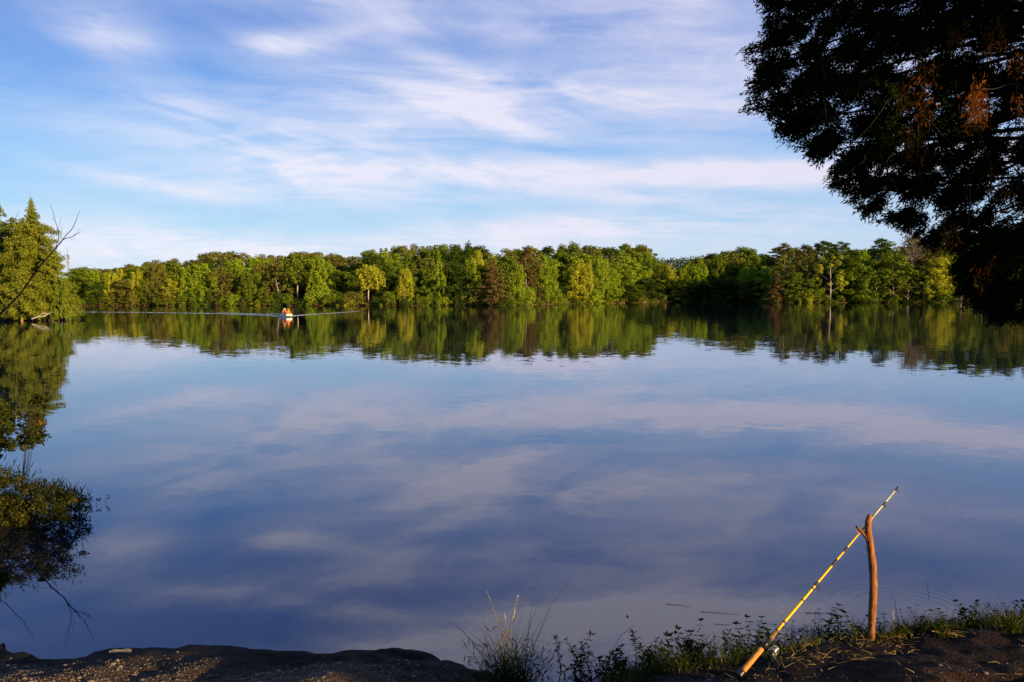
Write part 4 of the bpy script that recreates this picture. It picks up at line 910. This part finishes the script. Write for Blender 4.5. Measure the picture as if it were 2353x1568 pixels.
cl = [(2000, 1482, 8.6), (2000.5, 1471, 8.4), (2003, 1430, 8.6), (2005.5, 1388, 8.8), (2007.3, 1341, 8.6), (2005, 1294, 8.4), (1999, 1250, 7.8), (1995.5, 1225, 7.9), (1994.4, 1212, 7.2), (1995.5, 1196, 7), (1997.5, 1188, 5.6), (1998.6, 1181, 2.2)]
q = []; rr_ = []
for i in range(len(cl) - 1):
    for t in (0, .25, .5, .75):
        a = [cl[i][k] * (1 - t) + cl[i + 1][k] * t for k in range(3)]; q.append(at(a[0], a[1], ST_Y) - sb); rr_.append(a[2] / F * ST_Y * (1 + .05 * math.sin(i * 5 + t * 9)))
q.append(at(cl[-1][0], cl[-1][1], ST_Y) - sb); rr_.append(cl[-1][2] / F * ST_Y)
mb.tube(q, rr_, 18, jit=.075)
pr = [at(a, b, ST_Y + d) - sb for a, b, d in ((1997, 1243, 0), (1990, 1233, .0), (1981, 1222.5, .01), (1974, 1216, .02), (1968, 1210, .02))]; mb.tube(pr, np.array([6, 5, 4.2, 3.8, 3]) / F * ST_Y, 12, jit=.05)
kn = [at(a, b, ST_Y - .02) - sb for a, b in ((2009, 1392), (2012, 1404), (2014, 1414))]; mb.tube(kn, [.004, .003, .001], 5)
o = mb.build('forked_stick', STK, None, True); o.location = sb; tag(o, 'crooked brown forked stick pushed upright into the bank', 'stick')

# --- fishing rod
def pm(name, c, rough=.4, spec=.5, metal=0.0, c2=None, sc=30):
    m, nt, out = newmat(name); tc = nt('ShaderNodeTexCoord'); n1 = nt('ShaderNodeTexNoise', ins={'Vector': tc.outputs['Object'], 'Scale': float(sc), 'Detail': 5.0})
    b = nt('ShaderNodeBsdfPrincipled', ins={'Base Color': nt.mix(nt.math('MULTIPLY_ADD', n1.outputs[0], 2.4, -.7, clamp=True), c, c2 or tuple(x * .8 for x in c)), 'Roughness': rough, 'Specular IOR Level': spec, 'Metallic': metal}); nt.l.new(b.outputs[0], out.inputs[0]); return m
YEL = pm('rod_yellow', (.90, .47, .002), .5, .2); BLK = pm('rod_black', (.012, .011, .010), .4); CORK = pm('cork', (.60, .27, .06), .8, .3, 0, (.34, .12, .03), 70); SIL = pm('spool_silver', (.5, .48, .45), .35, .5, .9); TIPY = pm('rod_tip_cream', (.85, .66, .22), .35)
rod = empty('fishing_rod', rodp(1704), 'yellow fishing rod with spinning reel propped on the forked stick', 'fishing rod'); ro = np.array(rod.location)
ax = unit(fork - butt)
def rp(px): return rodp(px) - ro
def seg_t(px0, px1, r0, r1, mb=None, n=5, sides=14): mb = mb or MB(); return mb.tube([rp(p) for p in np.linspace(px0, px1, n)], np.linspace(r0, r1, n), sides)
seg_t(1778, 2005, .0125, .0062, n=9).build('lower_blank', YEL, rod, True); seg_t(2005, 2062, .0060, .0038).build('upper_blank', TIPY, rod, True)
seg_t(1706, 1750, .0225, .0205, n=8).build('cork_grip', CORK, rod, True); seg_t(1697, 1706.4, .024, .025).build('butt_cap', BLK, rod, True)
seg_t(1750, 1769, .017, .017).build('reel_seat', BLK, rod, True); seg_t(1768, 1783, .021, .016).build('fore_grip', pm('cork_dark', (.24, .12, .05), .8, .3, 0, (.10, .05, .02), 60), rod, True)
for a, b, r in ((1781, 1786, .0155), (1800, 1803, .0132), (1866, 1868, .0122), (1938, 1940, .0098), (1940.5, 1947, .0098), (1911, 1923, .0108), (1843, 1845, .0126)): seg_t(a, b, r, r, n=2).build('binding', BLK, rod)
side = unit(np.cross(ax, np.array([0, 1.0, 0]))); side = side if side[2] < 0 else -side            # down and to the right of the rod as photographed
def guide(px, R0, mat, sgn=1, name='line_guide'):
    p = rp(px); mb = seg_t(px - 4, px + 3, .0115 if px < 1900 else .008, .0115 if px < 1900 else .008, n=2); c = p + side * sgn * (R0 + .014) + ax * -.008
    mb.torus(c, unit(ax + np.array([0, -1.1, 0])), R0, .0028); mb.tube([p + ax * .012, p + side * sgn * .012], .003, 5); mb.tube([p - ax * .02, c - side * sgn * R0], .0025, 5); mb.build(name, mat, rod)
guide(1876, .019, BLK); guide(2032, .009, BLK); guide(2061, .006, BLK); guide(1975, .013, pm('guide_lit_orange', (.45, .22, .12), .4, .5, .3), -1)  # last guide: sunlit orange is put into its colour
ln = [rodp(p) - ro + side * o_ for p, o_ in ((1762, .055), (1800, .045), (1876, .033), (1985, .026), (2032, .022), (2061, .018))]; MB().tube(ln, .0007, 4).build('fishing_line', SIL, rod)
# reel
rc_ = rp(1757) + side * .075 + np.array([.01, -.01, 0]); root = rod
mb = MB(); mb.tube([rp(1752), rp(1765)], .021, 10); mb.tube([rp(1758) + side * .015, rp(1758) + side * .045, rc_], [.008, .006, .012], 8); mb.tube([rc_ - ax * .04, rc_ - ax * .02, rc_ + ax * .005, rc_ + ax * .015], [.012, .026, .028, .02], 14)
body = mb.build('reel', BLK, rod, True)
MB().tube([rc_ + ax * .015, rc_ + ax * .022, rc_ + ax * .026, rc_ + ax * .05, rc_ + ax * .054, rc_ + ax * .062], [.027, .027, .020, .020, .026, .02], 18).build('spool', SIL, body, True)
mb = MB(); mb.torus(rc_ + ax * .034, unit(ax * .3 + np.array([0, -1, 0])), .036, .0016, 20, 5); mb.build('bail', SIL, body)
hp_ = rc_ + np.array([0, -.03, 0]); MB().tube([rc_, hp_, hp_ + side * .045], [.005, .005, .004], 8).tube([hp_ + side * .045, hp_ + side * .045 + np.array([0, -.03, 0])], [.009, .007], 8).build('crank_handle', BLK, body)

# --- loose things on the bank
STONE = rough_mat('pebble', (.03, .024, .018), (.30, .22, .15), 2.2, .85, bump=.002)
def pebble(r): 
    V = []; nlat, nlon = 4, 6
    V.append((0, 0, r * .6))
    for i in range(1, nlat):
        for j in range(nlon): th = math.pi * i / nlat; ph = 6.283 * j / nlon; k = r * random.uniform(.8, 1.2); V.append((k * math.sin(th) * math.cos(ph), k * math.sin(th) * math.sin(ph), k * .6 * math.cos(th)))
    V.append((0, 0, -r * .6)); Fq = [(0, 1 + j, 1 + (j + 1) % nlon) for j in range(nlon)]
    for i in range(nlat - 2): Fq += [(1 + i * nlon + j, 1 + (i + 1) * nlon + j, 1 + (i + 1) * nlon + (j + 1) % nlon, 1 + i * nlon + (j + 1) % nlon) for j in range(nlon)]
    Fq += [(len(V) - 1, 1 + (nlat - 2) * nlon + (j + 1) % nlon, 1 + (nlat - 2) * nlon + j) for j in range(nlon)]; return np.array(V), Fq
mb = MB(); PB = [pebble(1.0) for _ in range(8)]
for _ in range(7000):
    px = random.uniform(-60, 1080) if random.random() < .78 else random.uniform(1450, 2400); py = random.uniform(1505, 1590); p = onz(px, py, .3); z = float(0)
    mb_p = (p[0] + random.uniform(-.3, .3), p[1] + random.uniform(-.5, .3)); mb.v.append(None); mb.v.pop(); V, Fq = random.choice(PB); r = random.choice([.003, .004, .004, .005, .008]) * (random.uniform(2, 4) if random.random() < .025 else 1) * (.7 if px > 1200 else 1); a = random.random() * 6.28
    Vr = V * [1, random.uniform(.6, 1), .8] * r; Vr = np.stack([Vr[:, 0] * math.cos(a) - Vr[:, 1] * math.sin(a), Vr[:, 0] * math.sin(a) + Vr[:, 1] * math.cos(a), Vr[:, 2]], 1); mb.add(Vr + [mb_p[0], mb_p[1], 0], Fq)
allc = np.array([v.mean(0) for v in mb.v]); zz = hgt(allc[:, 0], allc[:, 1]); keepz = zz > .07; nv = MB()
for v, f, z, k in zip(mb.v, mb.f, zz, keepz):
    if k: base_ = min(min(q_) for q_ in f); nv.add(v + [0, 0, z + .002], [tuple(i - base_ for i in q_) for q_ in f])
tag(nv.build('gravel', STONE), 'loose gravel and small stones on the bank', 'gravel', kind='stuff')
def leafobj(px, py, sz, mat, label, name='fallen_leaf', cat='leaf', up_=.02, flat=True):
    c = ghit(px, py) + [0, 0, up_]; n = 7; V = []
    for i, t in enumerate(np.linspace(-1, 1, n)): w = sz * .5 * math.sqrt(max(1 - t * t, .02)); V += [(t * sz, -w, sz * .35 * abs(t) ** 2), (t * sz, 0, sz * .12), (t * sz, w, sz * .5 * abs(t))]
    o = MB().add(V, [(3 * i + k, 3 * i + k + 1, 3 * i + k + 4, 3 * i + k + 3) for i in range(n - 1) for k in (0, 1)]).build(name, mat, None, True); o.location = c; o.rotation_euler = (random.uniform(-.5, .2), random.uniform(-.6, .3), random.random() * 6); md = o.modifiers.new('thick', 'SOLIDIFY'); md.thickness = .0015; return tag(o, label, cat)
RL = pm('leaf_rust', (.48, .20, .07), .7, .3, 0, (.30, .10, .03), 30)
leafobj(2064, 1493, .022, RL, 'rust-coloured curled leaf right of the stick foot'); leafobj(2033, 1504, .018, RL, 'smaller rusty leaf below the stick foot'); leafobj(2345, 1490, .016, pm('leaf_pink', (.4, .22, .17), .7), 'pinkish dry leaf at the right edge'); leafobj(1712, 1500, .022, RL, 'brown leaf on the dirt left of the rod grip')
leafobj(1920, 1423, .05, BLK, 'dark curled leaf floating behind the right bank', up_=.03)
leafobj(1442, 1418, .02, BLK, 'tiny dark leaf floating alone left of the rod', up_=.0)
c = ghit(278, 1503) + [0, 0, .012]; V = []; 
for i, (x_, y0_, y1_, z_) in enumerate(((-.09, -.006, .012, .0), (-.05, -.016, .018, .009), (.0, -.013, .016, .003), (.05, -.02, .02, .008), (.08, -.02, .012, .002))): V += [(x_, y0_, z_), (x_, y1_, z_ + .012)]
o = MB().add(V, [(2 * i, 2 * i + 2, 2 * i + 3, 2 * i + 1) for i in range(4)]).build('litter_scrap', pm('scrap_pale', (.10, .095, .09), .8)); o.location = c; o.rotation_euler = (.35, 0, .12); o.modifiers.new('thick', 'SOLIDIFY').thickness = .002; tag(o, 'pale torn scrap lying near the left water edge', 'litter')
for pts, lab in (([(1530, 1388), (1560, 1390), (1586, 1394)], 'thin dark twig floating far left of the rod'), ([(1610, 1405), (1650, 1408), (1700, 1412)], 'long thin twig floating left of the rod'), ([(1640, 1434), (1680, 1436)], 'short dark stick floating behind the weeds'), ([(1850, 1408), (1885, 1410), (1910, 1408)], 'faint twig floating right of the rod')):
    q = [onz(a, b, .004) for a, b in pts]; o = MB().tube([p - q[0] for p in q], np.linspace(.0024, .001, len(q)), 6).build('floating_twig', CEDARBARK); o.location = q[0]; tag(o, lab, 'twig', 'twigs floating near the right bank')

# ------------------------------------------------------------------ world and sun
def world():
    w = bpy.data.worlds.new("World"); SC.world = w; w.use_nodes = True; w.node_tree.nodes.clear(); nt = NT(w.node_tree)
    sky = nt('ShaderNodeTexSky', sky_type='NISHITA', sun_disc=False, sun_elevation=R(14), altitude=200, air_density=1.0, dust_density=.6, ozone_density=2.5)
    sky.sun_rotation = math.pi - SUN_AZ
    g = nt('ShaderNodeNewGeometry'); D = nt('ShaderNodeVectorMath', operation='SCALE', ins={0: g.outputs['Incoming'], 'Scale': -1.0}).outputs[0]
    s = nt('ShaderNodeSeparateXYZ', ins={0: D})
    az = nt.math('ARCTAN2', s.outputs[0], s.outputs[1]); el = nt.math('ARCSINE', s.outputs[2])
    def pe(px, py):
        d = ray(px, py); d = d / np.linalg.norm(d); return math.atan2(d[0], d[1]), math.asin(d[2])
    # wind-drawn streaks on a high cloud plane
    zc = nt.math('MAXIMUM', s.outputs[2], .03); pl = nt('ShaderNodeCombineXYZ', ins={0: nt.math('DIVIDE', s.outputs[0], nt.math('ADD', zc, .12)), 1: nt.math('DIVIDE', s.outputs[1], nt.math('ADD', zc, .12)), 2: 0.0})
    wv = nt('ShaderNodeTexNoise', ins={'Vector': pl.outputs[0], 'Scale': .9, 'Detail': 3.0})
    wp_ = nt('ShaderNodeVectorMath', operation='MULTIPLY_ADD', ins={0: wv.outputs['Color'], 1: (.8, .8, 0), 2: pl.outputs[0]})
    mp = nt('ShaderNodeMapping', ins={'Vector': wp_.outputs[0], 'Rotation': (0, 0, R(9)), 'Scale': (.6, 1.35, 1)})
    n1 = nt('ShaderNodeTexNoise', ins={'Vector': mp.outputs[0], 'Scale': 1.5, 'Detail': 8.0, 'Roughness': .62}).outputs[0]
    mp2 = nt('ShaderNodeMapping', ins={'Vector': wp_.outputs[0], 'Rotation': (0, 0, R(-30)), 'Scale': (.7, 3.2, 1)})
    n2 = nt('ShaderNodeTexNoise', ins={'Vector': mp2.outputs[0], 'Scale': 2.3, 'Detail': 7.0, 'Roughness': .6}).outputs[0]
    CL = [(235, 55, 90, 40, 8, .6), (275, 95, 60, 22, 12, .3), (650, 104, 75, 17, -3, .6), (780, 82, 130, 22, -8, .45), (1030, 150, 120, 18, 16, .45), (1120, 66, 280, 20, 3, .45), (1000, 235, 300, 60, 2, .85), (1150, 285, 140, 22, 12, .4),
          (400, 240, 90, 26, 10, .3), (650, 330, 360, 60, 3, .6), (1560, 400, 330, 22, 2, 1.0), (2150, 360, 380, 30, -2, 1.1), (1460, 455, 200, 16, 5, .6), (1650, 520, 320, 34, 0, .5), (380, 430, 150, 12, 8, .5), (290, 545, 230, 36, 6, .7), (1250, 530, 400, 28, -3, .9),
          (1520, 130, 260, 130, 18, .6), (830, 420, 380, 44, -2, .85), (900, 5, 500, 22, 0, .4), (1350, 215, 180, 20, 8, .4), (700, 590, 900, 36, 0, .8), (1500, -120, 800, 60, 8, .8), (700, -70, 300, 18, -12, .6), (900, -190, 800, 40, 8, .8), (1900, -230, 600, 60, 0, .7), (2150, 180, 300, 50, 0, .6)]
    tot = None
    for (px, py, a, b, tilt, st) in CL:
        c = pe(px, py); da = nt.math('SUBTRACT', az, c[0]); de = nt.math('SUBTRACT', el, c[1]); ct, sn = math.cos(R(tilt)), math.sin(R(tilt))
        u = nt.math('MULTIPLY', nt.math('ADD', nt.math('MULTIPLY', da, ct), nt.math('MULTIPLY', de, -sn)), F / a)
        v = nt.math('MULTIPLY', nt.math('ADD', nt.math('MULTIPLY', da, sn), nt.math('MULTIPLY', de, ct)), F / b)
        e = nt.math('MULTIPLY', nt.math('EXPONENT', nt.math('MULTIPLY', nt.math('ADD', nt.math('MULTIPLY', u, u), nt.math('MULTIPLY', v, v)), -.7)), st)
        tot = e if tot is None else nt.math('ADD', tot, e)
    ua = nt('ShaderNodeCombineXYZ', ins={0: az, 1: nt.math('ADD', nt.math('MULTIPLY', el, 3.6), nt.math('MULTIPLY', az, .35)), 2: 0.0})
    w2 = nt('ShaderNodeTexNoise', ins={'Vector': ua.outputs[0], 'Scale': 3.0, 'Detail': 3.0})
    ub = nt('ShaderNodeVectorMath', operation='MULTIPLY_ADD', ins={0: w2.outputs['Color'], 1: (.45, .45, 0), 2: ua.outputs[0]})
    n3 = nt('ShaderNodeTexNoise', ins={'Vector': ub.outputs[0], 'Scale': 5.5, 'Detail': 10.0, 'Roughness': .58}).outputs[0]
    n1 = nt.math('ADD', nt.math('MULTIPLY', n1, .15), nt.math('MULTIPLY', n3, .85))
    tex = nt.math('ADD', nt.math('MULTIPLY_ADD', n1, 3.3, -1.25), nt.math('MULTIPLY_ADD', n2, 1.1, -.55))
    dens = nt.math('MULTIPLY', nt.math('ADD', tot, .09), nt.math('MAXIMUM', nt.math('ADD', tex, .42), .05))
    dens = nt.math('MULTIPLY', dens, .95, clamp=True)
    # clear air: pale and a little greener towards the horizon
    base = nt.mix(1.0, sky.outputs[0], (1.0, 1.0, 1.0), 'MULTIPLY')
    W['sky'] = base
    tint_r = nt('ShaderNodeValToRGB', ins={0: nt.math('MULTIPLY', el, 2.6, clamp=True)}); cr = tint_r.color_ramp
    cr.elements[0].position = 0; cr.elements[0].color = (*SKYR[0], 1); cr.elements[1].position = 1; cr.elements[1].color = (*SKYR[-1], 1)
    for i, c in enumerate(SKYR[1:-1]): e = cr.elements.new((i + 1) / (len(SKYR) - 1)); e.color = (*c, 1)
    base = nt.mix(SKYMIX, base, tint_r.outputs[0])
    right = nt.math('MULTIPLY_ADD', az, .9, .35, clamp=True)
    cloudc = nt.mix(right, (5.2, 5.15, 5.8), (5.4, 4.95, 5.6))
    col = nt.mix(nt.math('MULTIPLY', dens, .9), base, cloudc)
    # thin lavender veil on the right
    col = nt.mix(nt.math('MULTIPLY', right, .30), col, (2.9, 3.15, 4.3))
    bg = nt('ShaderNodeBackground', ins={'Color': col, 'Strength': WSTR}); out = nt('ShaderNodeOutputWorld'); nt.l.new(bg.outputs[0], out.inputs[0])
W = {}
WSTR = .081
SKYMIX = .92
SKYR = [(3.7, 4.5, 4.9), (2.3, 4.0, 5.4), (1.4, 3.2, 5.5), (.9, 2.25, 5.0), (.7, 1.65, 4.3), (.65, 1.45, 4.0)]
world()
sl = bpy.data.lights.new('sun', 'SUN'); sl.energy = 5.0; sl.angle = R(.5); sl.color = (1.0, .72, .36)
so = bpy.data.objects.new('sun', sl); COL.objects.link(so); so.rotation_euler = Vector(SUN).to_track_quat('Z', 'Y').to_euler(); so.location = (20, -20, 30)
cam = bpy.data.cameras.new('camera'); cam.sensor_width = 36; cam.lens = 36 * F / 2353; cam.clip_end = 8000; cam.clip_start = .05
co = bpy.data.objects.new('camera', cam); COL.objects.link(co); co.location = (0, 0, CAMZ); co.rotation_euler = (math.pi / 2 - PITCH, 0, 0); SC.camera = co
SC.view_settings.view_transform = 'Standard'; SC.view_settings.look = 'None'; SC.view_settings.exposure = 1.08
SC.cycles.max_bounces = 6; SC.cycles.transparent_max_bounces = 4; SC.cycles.sample_clamp_indirect = 5
